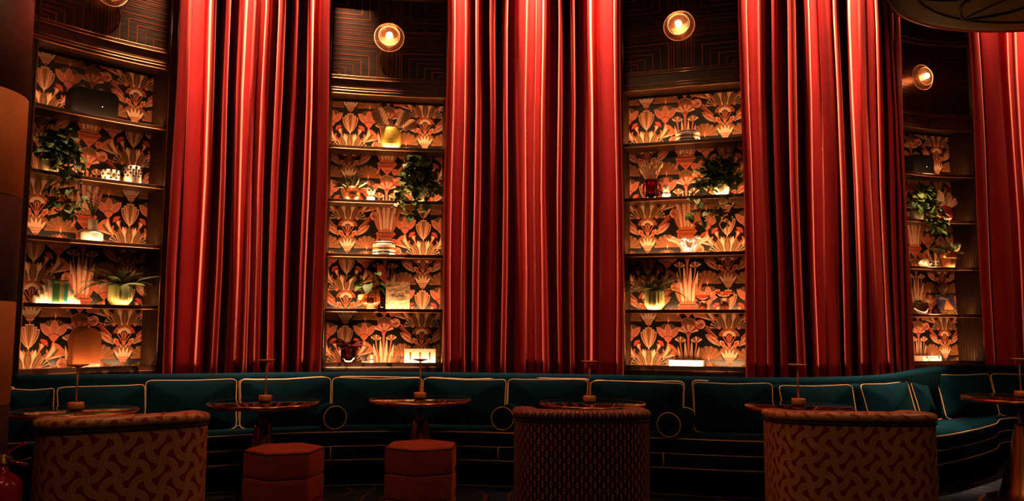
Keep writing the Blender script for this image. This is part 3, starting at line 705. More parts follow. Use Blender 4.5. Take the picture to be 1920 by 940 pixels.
# ------------------------------------------------------------------ curved banquette
BK = [(-3.74, 6.13, .93), (-2.94, 6.79, .90), (-1.75, 7.40, .888), (-.642, 7.53, .885), (.909, 7.29, .885), (2.024, 7.00, .885), (2.85, 7.10, .89), (3.38, 7.36, .905), (3.76, 7.72, .925), (4.17, 8.10, .935), (4.72, 8.42, .935), (5.35, 8.58, .93), (6.2, 8.65, .93)]
FT = [(-3.18, 5.60), (-2.42, 6.30), (-1.60, 6.66), (-.6, 6.77), (.8, 6.53), (1.918, 6.27), (2.75, 6.34), (3.38, 6.61), (3.95, 7.07), (4.40, 7.52), (4.74, 7.95), (5.25, 8.12), (6.1, 8.15)]
NS = 140
BC = catmull(BK, NS); FC = catmull(FT, NS)
sofa = thing('curved_banquette', 'long teal velvet banquette with gold piping following the curved wall', 'sofa', (BC[NS // 2][0], BC[NS // 2][1], 0))
SO = (BC[NS // 2][0], BC[NS // 2][1], 0)
def sp(i, t, z, off=0):
    """point at fraction t from the back rail (0) to the seat front (1) at station i; off moves towards the room"""
    b, f = BC[i], FC[i]; dx, dy = f[0] - b[0], f[1] - b[1]; L = sqrt(dx * dx + dy * dy)
    return (b[0] + dx * t + dx / L * off - SO[0], b[1] + dy * t + dy / L * off - SO[1], z)
def sofa_loft(name, prof, mat, closed=True):
    mb = MB(); P = len(prof)
    def fn(i, j):
        t, off, z = prof[j]
        return sp(i, t, z if z > 0 or z == 0 else BC[i][2] + z + 10, off)
    mb.grid(fn, NS, P, cv=closed); b = 0
    mb.f.append(tuple(j * NS for j in range(P))); mb.m.append(0); mb.sm.append(False)
    mb.f.append(tuple(j * NS + NS - 1 for j in range(P))); mb.m.append(0); mb.sm.append(False)
    return mb.build(name, mat, sofa)
# z written as (value - 10) is measured from the rail height
sofa_loft('back_rail', [(0, 0, .02), (0, .17, .02), (0, .17, -10.035), (0, .155, -10.008), (0, .13, -10.0), (0, .02, -10.0), (0, 0, -10.012)], TEAL)
sofa_loft('base', [(0, .18, .05), (0, .18, .325), (1, 0, .325), (1, .006, .30), (1, .006, .05)], TEAL)
sofa_loft('toe_kick', [(0, .18, .0), (0, .18, .05), (1, -.04, .05), (1, -.04, .0)], BLACKW)
sofa_loft('seat_cushion', [(0, .18, .33), (0, .18, .455), (.5, .05, .462), (1, -.05, .462), (1, -.01, .452), (1, .015, .43), (1, .015, .35), (1, 0, .33)], TEAL)
for z, off, r in ((.446, .016, .0042), (.331, .008, .0036), (.222, .008, .0036), (.012, -.036, .003)):
    mb = MB(); mb.tube([sp(i, 1, z, off) for i in range(NS)], r, 6); mb.build('piping', PIPING, sofa)
mb = MB(); mb.tube([sp(i, 0, .46, .19) for i in range(NS)], .005, 6); mb.build('piping', PIPING, sofa)
def station(px):
    return min(range(NS), key=lambda i: abs(960 + FPX * FC[i][0] / FC[i][1] - px))
for px in (260, 636, 943, 1251, 1560):
    i = station(px); mb = MB(); mb.tube([sp(i, 1, .331, .010), sp(i, 1, .222, .010)], .005, 6); mb.build('seam_piping', PIPING, sofa)

# loose back pillows
def back_station(px): return min(range(NS), key=lambda i: abs(960 + FPX * BC[i][0] / BC[i][1] - px))
def rect_loop(w, h, t, y, seed, n=60):
    rnd = random.Random(seed); a1, a2, a3 = [rnd.uniform(-1, 1) for _ in range(3)]
    out = []
    for k in range(n):
        a = 2 * pi * k / n; c, s_ = cos(a), sin(a); e = .16
        x = w / 2 * math.copysign(abs(c) ** e, c); z = h / 2 * math.copysign(abs(s_) ** e, s_)
        sag = (1 - (2 * x / w) ** 2)
        if z > 0: z -= (.014 + .006 * a1) * sag + .008 * a2 * sin(2 * x / w * 3 + a3)
        x -= math.copysign(.010 * (1 - (2 * z / h) ** 2), x)
        out.append((x, y, z))
    return out
def pillow(label, P0, P1, h, seed, z0=.458, t=.15, lean=.10, name='back_pillow'):
    c = ((P0[0] + P1[0]) / 2, (P0[1] + P1[1]) / 2); dx, dy = P1[0] - P0[0], P1[1] - P0[1]; w = sqrt(dx * dx + dy * dy); yaw = atan2(dy, dx)
    root = thing(name, label, 'pillow', (c[0], c[1], z0), yaw, 'teal back pillows on the banquette')
    hz = h / 2
    F = rect_loop(w, h, t, -t / 2, seed); Bk = rect_loop(w, h, t, t / 2, seed + 50)
    def sh(p): return (p[0], p[1] + lean * (p[2] + hz) / h * 1.0 - lean * .5, p[2] + hz)
    mb = MB(); n = len(F); rings = []
    for k, sc in enumerate((.0, .35, .65, .88, 1.0)):
        rings.append([(x * sc, y - .055 * (1 - sc ** 2.2), z * sc) for x, y, z in F])
    for sc in (1.0, .88, .6, .3, .0): rings.append([(x * sc, y + .02 * (1 - sc ** 2), z * sc) for x, y, z in Bk])
    mb.grid(lambda i, j: sh(rings[j][i]), n, len(rings), cu=True)
    body = mb.build('cover', TEAL, root)
    for loop in (F, Bk):
        mb = MB(); mb.tube([sh(p) for p in loop], .0044, 6, closed=True); mb.build('piping', PIPING, root)
PILL = [(-60, 22, .385, 'peeping out behind the striped pillar'), (24, 113, .375, 'right beside the striped pillar'), (115, 279, .385, 'behind the lamp of the leftmost table'), (281, 451, .405, 'left of the long-stemmed lamp below the left red curtain'),
        (456, 625, .40, 'directly behind the second lamp from the left'), (628, 795, .398, 'just right of the left bolster'), (797, 952, .395, 'just left of the middle bolster'),
        (955, 1104, .40, 'just right of the middle bolster'), (1107, 1281, .395, 'behind the right half of the chain-print chair'), (1296, 1444, .40, 'standing alone right of the right bolster'),
        (1452, 1589, .385, 'behind the lamp over the right patterned chair'), (1601, 1690, .385, 'above the right corner of the right patterned chair'), (1694, 1737, .385, 'turned sideways at the bend of the banquette'),
        (1742, 1842, .41, 'wide one below the farthest bookcase'), (1845, 1960, .405, 'cut off by the right edge of the picture')]
for k, (a, b, h, txt) in enumerate(PILL):
    i, j = back_station(a), back_station(b)
    def pp(px, i):
        q = sp(i, 0, 0, .17 + .075 + .045); X, Y = q[0] + SO[0], q[1] + SO[1]
        return ((px - 960) / FPX * Y, Y)
    P0, P1 = pp(a, i), pp(b, j)
    if k == 12: P1 = (P0[0] + .30, P0[1] + .33)
    pillow('teal velvet pillow with gold piping, ' + txt, P0, P1, h, k)

def bolster(label, A, B_, r=.092):
    dx, dy = B_[0] - A[0], B_[1] - A[1]; L = sqrt(dx * dx + dy * dy); yaw = atan2(dy, dx)
    root = thing('bolster', label, 'bolster', (A[0], A[1], .463), yaw, 'round teal bolsters on the seat')
    mb = MB(); mb.lathe([(0, -.008), (r * .7, -.006), (r, .004), (r, L - .004), (r * .7, L + .006), (0, L + .008)], 32)
    mb.build('cover', TEAL, root, loc=(0, 0, r), rot=(0, pi / 2, 0))
    for x in (.0, L):
        mb = MB(); mb.tube([(x, r * cos(2 * pi * k / 40), r + r * sin(2 * pi * k / 40)) for k in range(40)], .0042, 6, closed=True); mb.build('piping', PIPING, root)
bolster('round teal bolster right of the second lamp table, nearest the left', at(635, 6.74), at(616, 7.13))
bolster('round teal bolster half hidden by the chain-print chair', at(944, 6.74), at(962, 7.15))
bolster('round teal bolster right of the chain-print chair, fully in view', at(1251, 6.36), at(1283, 6.78))

# ------------------------------------------------------------------ pedestal tables and their lamps
TOPM = pm('polished_dark_top', (.014, .007, .005), .09, spec=.5)
LED2 = pm('lamp_shade_bronze', (.85, .36, .13), .42, metal=.45)
def table(label, px, d, R, z):
    X, Y = at(px, d)
    root = thing('pedestal_table', label, 'table', (X, Y, 0), 0, 'round pedestal tables before the banquette')
    mb = MB(); mb.lathe([(0, z - .024), (R - .012, z - .024), (R - .006, z - .002), (R - .012, z), (0, z)], 72); mb.build('tabletop', TOPM, root)
    mb = MB(); mb.lathe([(R - .010, z - .030), (R - .002, z - .030), (R, z - .026), (R, z - .003), (R - .003, z), (R - .006, z), (R - .010, z - .002)], 72); mb.build('brass_rim', BRASS, root)
    mb = MB(); mb.lathe([(.031, .56), (.031, z - .024), (0, z - .024)], 24); mb.build('column', BRASSD, root)
    mb = MB(); mb.lathe([(0, .575), (.050, .575), (.056, .57), (.060, .55), (.12, .28), (.175, .06), (.195, .012), (.195, 0), (0, 0)], 40); mb.build('pedestal_cone', BRASS, root)
    return X, Y, z
def table_lamp(label, X, Y, z, h=.31):
    root = thing('table_lamp', label, 'lamp', (X, Y, z), 0, 'slim bronze table lamps')
    mb = MB(); mb.lathe([(0, 0), (.036, 0), (.036, .010), (.047, .012), (.048, .015), (.048, .048), (.045, .051), (0, .052)], 32); mb.build('base', LED2, root)
    mb = MB(); mb.tube([(0, 0, .05), (0, 0, h - .012)], .0062, 10); mb.build('stem', LED2, root)
    mb = MB(); mb.lathe([(0, h - .020), (.012, h - .018), (.03, h - .012), (.062, h - .003), (.066, h), (.062, h + .003), (0, h + .005)], 32); mb.build('shade', LED2, root)
TB = [(155, 5.2, .37, .762, 'partly hidden behind the left patterned chair'), (502, 6.1, .40, .737, 'behind the left hexagonal stool'), (792, 6.48, .40, .732, 'behind the right hexagonal stool'),
      (1110, 6.22, .40, .735, 'behind the chain-print chair'), (1492, 5.7, .362, .768, 'behind the right patterned chair'), (1905, 6.4, .42, .775, 'at the right edge of the picture')]
for px, d, R, z, txt in TB:
    X, Y, zz = table('round dark-topped pedestal table with brass rim ' + txt, px, d, R, z)
    lx = {502: 505, 792: 791, 1110: 1105}.get(px, px)
    table_lamp('slim bronze lamp with saucer shade on the table ' + txt, (lx - 960) / FPX * Y, Y, zz, {155: .285, 1492: .283, 1905: .30}.get(px, .31))

# ------------------------------------------------------------------ tub chairs (seen from behind)
def tub_chair(label, px, d, W, D, H, yaw, fabric, slope=.10, seed=0):
    X, Y = at(px, d)
    root = thing('tub_chair', label, 'chair', (X, Y, 0), yaw, None)
    n = 73; th = .13
    def plan(t, inset=0):     # t 0..1 around the horseshoe, opening towards +y
        a = pi * (-.06 + 1.12 * t) + pi; c, s_ = cos(a), sin(a); e = .68
        w, dd = W / 2 - inset, D / 2 - inset
        x = w * math.copysign(abs(c) ** e, c); y = dd * math.copysign(abs(s_) ** e, s_)
        return x, y
    arc = [0]
    for i in range(1, n):
        a, b = plan((i - 1) / (n - 1)), plan(i / (n - 1)); arc.append(arc[-1] + sqrt((a[0] - b[0]) ** 2 + (a[1] - b[1]) ** 2))
    def hh(t): return H - slope * abs(2 * t - 1) ** 2.2
    mid = arc[-1] / 2
    # shell with outer and inner skin; uv in metres
    zs = [.09, .12, .4, .7, None]
    prof = [(0.006, .09), (0, .11), (0, .35), (0, .6), (0, -1), (th, -1), (th, .30), (th, .09)]
    mb = MB(); uv = []
    for j, (ins, z) in enumerate(prof):
        for i in range(n):
            t = i / (n - 1); x, y = plan(t, ins); zz = hh(t) - .058 if z < 0 else z
            mb.v.append((x, y, zz)); uv.append((arc[i] - mid, zz))
    for j in range(len(prof)):
        j2 = (j + 1) % len(prof)
        for i in range(n - 1): mb.f.append((j * n + i, j * n + i + 1, j2 * n + i + 1, j2 * n + i)); mb.m.append(0); mb.sm.append(j < 3)
    for i in (0, n - 1): mb.f.append(tuple(j * n + i for j in range(len(prof)))); mb.m.append(0); mb.sm.append(False)
    mb.build('back_shell', fabric, root, uv=uv)
    # padded rolled top
    mb = MB(); uv = []; kk = 14
    for j in range(kk):
        b = 2 * pi * j / kk
        for i in range(n):
            t = i / (n - 1); ins = th / 2 - (th / 2 + .012) * math.copysign(abs(cos(b)) ** .7, cos(b)); x, y = plan(t, ins); z = hh(t) - .029 + .029 * math.copysign(abs(sin(b)) ** .7, sin(b))
            mb.v.append((x, y, z)); uv.append((arc[i] - mid, hh(t) - .058 + b * .05))
    for j in range(kk):
        j2 = (j + 1) % kk
        for i in range(n - 1): mb.f.append((j * n + i, j * n + i + 1, j2 * n + i + 1, j2 * n + i)); mb.m.append(0); mb.sm.append(True)
    for i in (0, n - 1): mb.f.append(tuple(j * n + i for j in range(kk))); mb.m.append(0); mb.sm.append(False)
    mb.build('top_roll', fabric, root, uv=uv)
    mb = MB(); mb.tube([(*plan(i / (n - 1), -.003), hh(i / (n - 1)) - .060) for i in range(n)], .006, 6); mb.build('seam_cord', SEAM, root)
    # front edge panels of the arms, seat, plinth
    mb = MB(); seat = [plan(i / (n - 1), th - .01) for i in range(n)]
    seat = seat + [(seat[-1][0], D * .36), (seat[0][0], D * .36)]
    m = len(seat)
    for z in (.10, .40): mb.v += [(x, y, z) for x, y in seat]
    mb.v += [(x * .9, y * .9, .44) for x, y in seat]
    mb.f = [(i, (i + 1) % m, m + (i + 1) % m, m + i) for i in range(m)] + [(m + i, m + (i + 1) % m, 2 * m + (i + 1) % m, 2 * m + i) for i in range(m)] + [tuple(range(2 * m, 3 * m)), tuple(range(m - 1, -1, -1))]
    mb.m = [0] * len(mb.f); mb.sm = [False] * len(mb.f); mb.build('seat_cushion', CHAIRSIDE, root)
    mb = MB(); pl = [plan(i / (n - 1), .05) for i in range(n)]
    for z in (0, .10): mb.v += [(x, y, z) for x, y in pl]
    mb.f = [(i, (i + 1) % n, n + (i + 1) % n, n + i) for i in range(n)] + [tuple(range(n, 2 * n)), tuple(range(n - 1, -1, -1))]
    mb.m = [0] * len(mb.f); mb.sm = [False] * len(mb.f); mb.build('plinth', BLACKW, root)
    return root
tub_chair('low tub chair in copper braided-wave fabric at the left, seen from behind', 245, 4.08, .755, .70, .885, radians(33), WEAVE, .03)
tub_chair('low tub chair in dark chain-print fabric in the middle, seen from behind', 1088, 4.98, .80, .76, .835, radians(0), CHAINS, .02)
tub_chair('low tub chair in braided-wave fabric at the right, seen from behind', 1577, 4.72, .87, .80, .862, radians(-4), WEAVE, .03)

# ------------------------------------------------------------------ hexagonal stools
def stool(label, px, d, R, H, yaw):
    X, Y = at(px, d); root = thing('hexagonal_stool', label, 'stool', (X, Y, 0), yaw, None)
    def hexring(r, z, n=6): 
        out = []
        for k in range(6):      # rounded corners
            for da in (-5, 0, 5):
                a = radians(60 * k + da); rr = r * (.985 if da == 0 else cos(radians(30)) / cos(radians(30 - abs(da))) * .998)
                out.append((rr * cos(a), rr * sin(a), z))
        return out
    def loft(name, rings, mat):
        mb = MB(); n = len(rings[0])
        for r in rings: mb.v += r
        for j in range(len(rings) - 1):
            for i in range(n): mb.f.append((j * n + i, j * n + (i + 1) % n, (j + 1) * n + (i + 1) % n, (j + 1) * n + i)); mb.m.append(0); mb.sm.append(False)
        mb.f += [tuple(range(n - 1, -1, -1)), tuple((len(rings) - 1) * n + i for i in range(n))]; mb.m += [0, 0]; mb.sm += [False, False]
        mb.build(name, mat, root)
    bh = (H - .04) / 3
    loft('plinth', [hexring(R * .93, 0), hexring(R * .93, .04)], BLACKW)
    for k in range(3):
        z0 = .04 + k * bh; z1 = z0 + bh - .004
        loft('padded_band', [hexring(R * .965, z0), hexring(R * .99, z0 + .008), hexring(R, z0 + .03), hexring(R, z1 - .03), hexring(R * .99, z1 - .008), hexring(R * .965, z1)], STOOLM)
    loft('seat_top', [hexring(R * .97, H - .006), hexring(R * .93, H + .006), hexring(R * .6, H + .016), hexring(R * .2, H + .019)], STOOLM)
    mb = MB(); mb.tube(hexring(R * .985, H - .005), .004, 5, closed=True); mb.build('seam_cord', SEAM, root)
stool('hexagonal rust velvet stool standing left of centre before the second lamp table', 544, 5.3, .254, .518, radians(20))
stool('hexagonal rust velvet stool standing before the third lamp table', 795, 5.44, .254, .525, radians(28))

# ------------------------------------------------------------------ fire extinguisher
REDP = pm('red_enamel', (.42, .012, .030), .22, coat=.4); HOSE = pm('black_rubber', (.03, .022, .015), .5); PIN = pm('dull_gold_wire', (.45, .28, .08), .4, metal=.7)
X, Y = at(29, 3.62)
ext = thing('fire_extinguisher', 'dark red fire extinguisher on a black stand in the lower left corner', 'fire extinguisher', (X, Y, 0))
mb = MB(); mb.lathe([(0, 0), (.12, 0), (.12, .02), (.03, .03), (.03, .16), (.09, .17), (.09, .18), (0, .18)], 28); mb.build('stand', BLACKW, ext)
mb = MB(); mb.lathe([(0, .18), (.072, .18), (.076, .19), (.076, .585), (.074, .60), (.066, .622), (.050, .640), (.030, .652), (.022, .660), (.022, .690), (0, .69)], 36); mb.build('cylinder', REDP, ext)
mb = MB(); mb.lathe([(.019, .688), (.026, .692), (.026, .700), (.020, .705), (.020, .735), (0, .738)], 20); mb.box(-.03, .03, -.012, .012, .70, .725); mb.build('valve', PIN, ext)
mb = MB(); mb.box(-.006, .006, -.012, .012, 0, .105); mb.build('carry_handle', REDP, ext, loc=(-.005, 0, .735), rot=(0, radians(62), 0))
mb = MB(); mb.box(-.005, .005, -.012, .012, 0, .085); mb.build('squeeze_lever', REDP, ext, loc=(.015, 0, .705), rot=(0, radians(100), 0))
mb = MB(); mb.tube([(.012, -.014, .712), (.05, -.02, .706), (.09, -.02, .712), (.128, -.02, .724)], .0022, 5); mb.tube([(.015 + .014 * cos(a * .5), -.016, .712 + .014 * sin(a * .5)) for a in range(13)], .002, 5); mb.build('safety_pin', PIN, ext)
mb = MB(); mb.tube(catmull([(-.02, 0, .715), (-.07, -.01, .712), (-.12, -.01, .66), (-.11, -.01, .5), (-.10, 0, .33)], 24), .010, 8); mb.build('hose', HOSE, ext)

# ------------------------------------------------------------------ things on the shelves
def place(b, k, px, v, name, label, cat, group=None, turn=0.0):
    """k = compartment from the top; px = where its foot stands across the bay; v = distance behind the shelf front"""
    bay = BAYS[b]; pyz = (215, 320, 430, 540, 685)[k]
    u = bay.u_at(px, pyz, v)
    return thing(name, label, cat, bay.world(u, bay.fy(u) + v, BASE[k] + .0005), bay.yaw + turn, group)
def pxm(b): return (1524 / 6.85, 1524 / 7.95, 1524 / 7.65, 1524 / 9.25)[b]   # photo pixels per metre at that bay

# ---- leaf meshes
def leaf_mesh(name, L, w, fold=.25, droop=.3, heart=True, n=5, mats=(GREEN,), veinmat=None, edge=None):
    """leaf lying along +y from its stalk at the origin"""
    mb = MB(); rows = []
    for i in range(n + 1):
        t = i / n
        if heart: ww = w / 2 * (sin(pi * min(1, t * .82 + .18)) ** .8) if t < 1 else 0
        else: ww = w / 2 * sin(pi * t ** .8) ** .9 if 0 < t < 1 else 0
        y = L * t - (heart and t == 0) * 0; z = -droop * L * t * t
        rows.append((y, ww, z))
    cols = 5 if (veinmat is not None or edge is not None) else 3
    for y, ww, z in rows:
        for c in range(cols):
            f = -1 + 2 * c / (cols - 1); mb.v.append((f * ww, y - (abs(f) * .12 * L if heart and y == 0 else 0) + (abs(f) * ww * .75 if veinmat is not None and y < L else 0), z + abs(f) * ww * fold))
    for i in range(n):
        for c in range(cols - 1):
            a = i * cols + c; mb.f.append((a, a + 1, a + cols + 1, a + cols)); mb.sm.append(True)
            if edge is not None: mb.m.append(1 if c in (0, cols - 2) or (i + c) % 3 == 0 else 0)
            elif veinmat is not None: mb.m.append(1 if i % 2 == 0 else 0)
            else: mb.m.append(0)
    o = mb.build(name, list(mats), None, recalc=False); me = o.data
    bpy.data.objects.remove(o); return me
IVY = [leaf_mesh('leaf', .062, .052, .25, .35, mats=(GREEN,)), leaf_mesh('leaf', .074, .062, .2, .45, mats=(GREEN, GREEN2), edge=1), leaf_mesh('leaf', .056, .050, .3, .2, mats=(GREEN, VARIEG), edge=1), leaf_mesh('leaf', .068, .056, .2, .3, mats=(GREEN2,))]
POTHOS = leaf_mesh('leaf', .14, .075, .25, .5, False, 6, (GREEN, VARIEG), edge=1)
POTHOS2 = leaf_mesh('leaf', .12, .07, .2, .6, False, 6, (VARIEG, GREEN2), edge=1)
CALA = leaf_mesh('leaf', .19, .12, .35, .15, True, 15, (CALAD, VEIN), veinmat=1)
BUTTER = leaf_mesh('leaf', .17, .11, .3, .15, True, 13, (CALAD, VEIN), veinmat=1)
MONST = leaf_mesh('leaf', .16, .12, .2, .4, True, 6, (GREEN,))
PURP = leaf_mesh('leaf', .15, .05, .3, .55, False, 6, (PURPLE,))
ANTH = leaf_mesh('leaf', .15, .075, .35, .15, True, 6, (PINKL,))

def add_leaf(root, me, pos, yaw, pitch, roll=0, sc=1.0, name='leaf'):
    o = bpy.data.objects.new(name, me); COL.objects.link(o); o.parent = root; o.location = pos
    o.rotation_euler = (Matrix.Rotation(yaw, 3, 'Z') @ Matrix.Rotation(pitch, 3, 'X') @ Matrix.Rotation(roll, 3, 'Y')).to_euler(); o.scale = (sc,) * 3
    return o
def leaf_dir(root, me, pos, d, nrm=(0, -1, .25), sc=1.0, name='leaf'):
    d = Vector(d).normalized(); n_ = Vector(nrm); n_ = (n_ - d * n_.dot(d)).normalized(); x = d.cross(n_)
    o = bpy.data.objects.new(name, me); COL.objects.link(o); o.parent = root; o.location = pos
    o.rotation_euler = Matrix((x, d, n_)).transposed().to_euler(); o.scale = (sc,) * 3
    return o
def pot_simple(root, r, h, mat, rim=0, soil=True, name='pot', c=(0, 0, 0)):
    mb = MB(); mb.lathe([(0, 0), (r * .8, 0), (r * .82, .004), (r, h * .8), (r + rim, h * .82), (r + rim, h), (r + rim - .008, h), (r - .008, h * .85), (0, h * .85)], 28, c)
    mb.build(name, mat, root)
    if soil:
        mb = MB(); mb.lathe([(0, h * .87), (r - .010, h * .87), (r - .01, h * .8), (0, h * .8)], 20, c); mb.build('soil', SOIL, root)
def ivy(b, k, px, v, label, x0, x1, ztop, zlow, n, seed, light=(.5, .2, .2, .1), side=0):
    root = place(b, k, px, v, 'trailing_ivy', label, 'plant', 'trailing ivy plants on the shelves')
    pot_simple(root, .075, .13, WHITE if b == 2 else pm('dark_green_pot', (.05, .045, .02), .4))
    rnd = random.Random(seed); stems = MB(); cx = (x0 + x1) / 2; hx = (x1 - x0) / 2
    nb = 7
    for s_ in range(nb):            # arching vines, some hanging over the shelf front
        f = (s_ + .5) / nb; ex = x0 + (x1 - x0) * f
        hang = rnd.uniform(.4, 1) if abs(f - .45 - side) < .38 else .15
        end = (ex, -v - rnd.uniform(.05, .10), (zlow * hang if hang > .3 else rnd.uniform(.05, .2)))
        top = (ex * .5, -rnd.uniform(.02, .08), rnd.uniform(.5, .95) * ztop)
        P = catmull([(0, 0, .12), top, (ex * .9, -v - .03, .10 + .12 * rnd.random()), end], 16)
        stems.tube(P, .0022, 4)
        for j in range(2, 16):
            for _ in range(2):
                p = P[j]; me = IVY[rnd.choices(range(4), light)[0]]
                q = (min(x1, max(x0, p[0] + rnd.uniform(-.04, .04))), min(.10, p[1] + rnd.uniform(-.05, .03)), p[2] + rnd.uniform(-.03, .03))
                add_leaf(root, me, q, pi + rnd.uniform(-1.4, 1.4), rnd.uniform(-.9, .3), rnd.uniform(-.5, .5), rnd.uniform(.8, 1.25))
    stems.build('stem', STEMM, root)
    for _ in range(n):              # bushy crown
        a = rnd.uniform(0, 2 * pi); rr = sqrt(rnd.random()); hgt = rnd.uniform(.10, ztop)
        wd = hx * (1 - .55 * ((hgt - .10) / (ztop - .10)) ** 2)
        x = cx + wd * rr * cos(a); y = max(-v - .05, min(.09, .13 * rr * sin(a) - .045))
        add_leaf(root, IVY[rnd.choices(range(4), light)[0]], (x, y, hgt), atan2(y + .3, x - cx) - pi / 2 + pi * (rnd.random() < .75) * 0 + (pi if y < .05 else 0) + rnd.uniform(-.9, .9), rnd.uniform(-.8, .5), rnd.uniform(-.6, .6), rnd.uniform(.9, 1.3))
    return root

def frond_mesh(L, arch, seed):
    rnd = random.Random(seed); mb = MB(); n = 22; sp_ = []
    for i in range(n + 1):
        t = i / n; y = L * (t - .12 * arch * t * t); z = L * (.62 * t - (.95 * arch) * t * t); sp_.append((0, y, z))
    mb.tube(sp_, [.0022 * (1 - .7 * i / n) for i in range(n + 1)], 4)
    for i in range(2, n + 1):
        t = i / n; l = L * .16 * sin(pi * (t * .86 + .10)) ** .7; p = sp_[i]
        for s_ in (-1, 1):
            y2 = p[1] + l * .45; zz = p[2] - l * .25 + rnd.uniform(-.004, .004); w = L * .020
            mb.add([(0, p[1] - w, p[2]), (s_ * l * .6, p[1] + l * .2 - w, p[2] - l * .02), (s_ * l, y2, zz), (s_ * l * .55, p[1] + l * .2 + w, p[2] - l * .02), (0, p[1] + w, p[2])], [(0, 1, 2, 3, 4)], 0, False)
    o = mb.build('frond', FERNM, None, recalc=False); me = o.data; bpy.data.objects.remove(o); return me
FR = [frond_mesh(1.0, a, s_) for a, s_ in ((.55, 1), (.75, 2), (.35, 3))]
def fern(b, k, px, v, label, potr, poth, spread, seed, xl=.4, xr=.4):
    root = place(b, k, px, v, 'potted_fern', label, 'plant', 'ferns in ribbed green glass pots')
    nr = 17
    rib = lambda q, n, z: 1 - .10 * abs(cos(pi * q * nr / n)) ** 1.5 if z > poth * .14 else 1
    mb = MB(); r = potr
    mb.lathe([(0, 0), (r * .70, 0), (r * .70, poth * .10), (r * .74, poth * .13), (r * .98, poth * .30), (r * 1.0, poth * .45), (r * .95, poth * .98), (r * .93, poth), (r * .88, poth), (r * .90, poth * .45), (r * .62, poth * .2), (0, poth * .18)], nr * 8, rib=rib)
    mb.build('ribbed_pot', pm('ribbed_green_glaze', (.30, .33, .12), .2, spec=.6, coat=.5, vary=.2, vscale=10), root)
    mb = MB(); mb.lathe([(0, poth * .93), (r * .86, poth * .92), (r * .86, poth * .85), (0, poth * .85)], 24); mb.build('soil', SOIL, root)
    rnd = random.Random(seed)
    for i in range(26):
        a = 2 * pi * i / 26 + rnd.uniform(-.1, .1); back = max(0, sin(a)); front = max(0, -sin(a))
        L = spread * (1 - .62 * back - .30 * front) * rnd.uniform(.85, 1.1); up = rnd.uniform(-.30, .10) + .55 * back
        if i % 3 == 0: up += .45; L *= .85
        add_leaf(root, FR[i % 3], (.02 * cos(a), .02 * sin(a), poth * .93), a - pi / 2, up, 0, min(L, (xr if cos(a) > 0 else xl) / max(.25, abs(cos(a)))), 'frond')
    return root

# ---- bay 0 -------------------------------------------------------------
SPK = pm('speaker_black', (.005, .0045, .004), .6, spec=.15, vary=.2, vscale=30)
DOT = pm('indicator_light', (1, .8, .6), .4, emit=(1, .8, .6), estr=3)
def speaker(b, px, w, h, label):
    root = place(b, 0, px, .185, 'loudspeaker', label, 'loudspeaker', None)
    mb = MB(); o = [(-w / 2, 0), (w / 2, 0), (w / 2, h * .86), (w / 2 - .02, h * .97), (w / 2 - .05, h), (-w / 2 + .05, h), (-w / 2 + .02, h * .97), (-w / 2, h * .86)]
    mb.prism(o, -.09, .09); mb.build('cabinet', SPK, root)
    mb = MB(); mb.prism([(x * .94, .006 + z * .96) for x, z in o], -.094, -.089); mb.build('grille', SPK, root)
    mb = MB(); mb.sphere((w * .14, -.095, h * .45), .004, 8); mb.build('indicator', DOT, root)
speaker(0, 171, .375, .255, 'black box loudspeaker on the top shelf of the far left bookcase')
ivy(0, 1, 93, .11, 'trailing ivy at the left end of the far left bookcase', -.13, .22, .36, -.34, 110, 3, (.62, .2, .1, .08), .1)
def dotted_jar(px, r, h, label):
    root = place(0, 1, px, .10, 'spotted_jar', label, 'jar', 'white jars with black knobs')
    mb = MB(); mb.lathe([(0, 0), (r * .96, 0), (r, .006), (r, h - .006), (r * .96, h), (r * .84, h), (r * .84, h * .5), (0, h * .5)], 32); mb.build('body', WHITE, root)
    mb = MB(); mb.sphere((0, 0, h + .004), .022, 12, sz=.8); mb.lathe([(0, h * .9), (r * .83, h * .9), (r * .8, h + .004), (0, h + .006)], 24); mb.build('lid', BLACKG, root)
    rows = 3 if h < .12 else 4; z0 = h * (.30 if h < .12 else .45)
    src = None
    for j in range(rows):
        for q in range(10):
            a = 2 * pi * (q + .5 * (j % 2)) / 10; z = z0 + (h * .93 - z0) * j / (rows - 1)
            if src is None:
                mb = MB(); mb.sphere((0, 0, 0), .0105, 8); src = mb.build('knob', BLACKG, root, loc=(r * cos(a), r * sin(a), z))
            else: link_copy(src, 'knob', root, (r * cos(a), r * sin(a), z))
dotted_jar(207.5, .073, .105, 'shorter white jar with black knobs on the far left bookcase')
dotted_jar(249, .072, .165, 'taller white jar with black knobs on the far left bookcase')
root = place(0, 2, 173, .12, 'two_tier_vase', 'cream two-tier vase with thin green sprigs on the far left bookcase', 'vase')
mb = MB(); mb.lathe([(0, 0), (.082, 0), (.086, .004), (.086, .082), (.080, .090), (.045, .108), (.038, .118), (.038, .20), (.034, .202), (.030, .20), (.030, .10), (0, .09)], 32); mb.build('body', WHITE, root)
rnd = random.Random(12); SPRIG = leaf_mesh('needle', .026, .006, .1, .1, False, 3, (GREEN,))
for s_ in range(11):
    a = rnd.uniform(0, 2 * pi); L = rnd.uniform(.12, .24); out = rnd.uniform(.02, .09); mb = MB()
    P = [(out * t * t * cos(a), .6 * out * t * t * sin(a), .18 + L * t) for t in [i / 7 for i in range(8)]]
    mb.tube(P, .0016, 4)
    for p in P[2:]:
        for q in range(5):
            an = rnd.uniform(0, 2 * pi); mb.add([p, (p[0] + .004 * cos(an + 1), p[1] + .004 * sin(an + 1), p[2] + .01), (p[0] + .024 * cos(an), p[1] + .024 * sin(an), p[2] + .018)], [(0, 1, 2)])
    mb.build('sprig', GREEN, root, recalc=False)
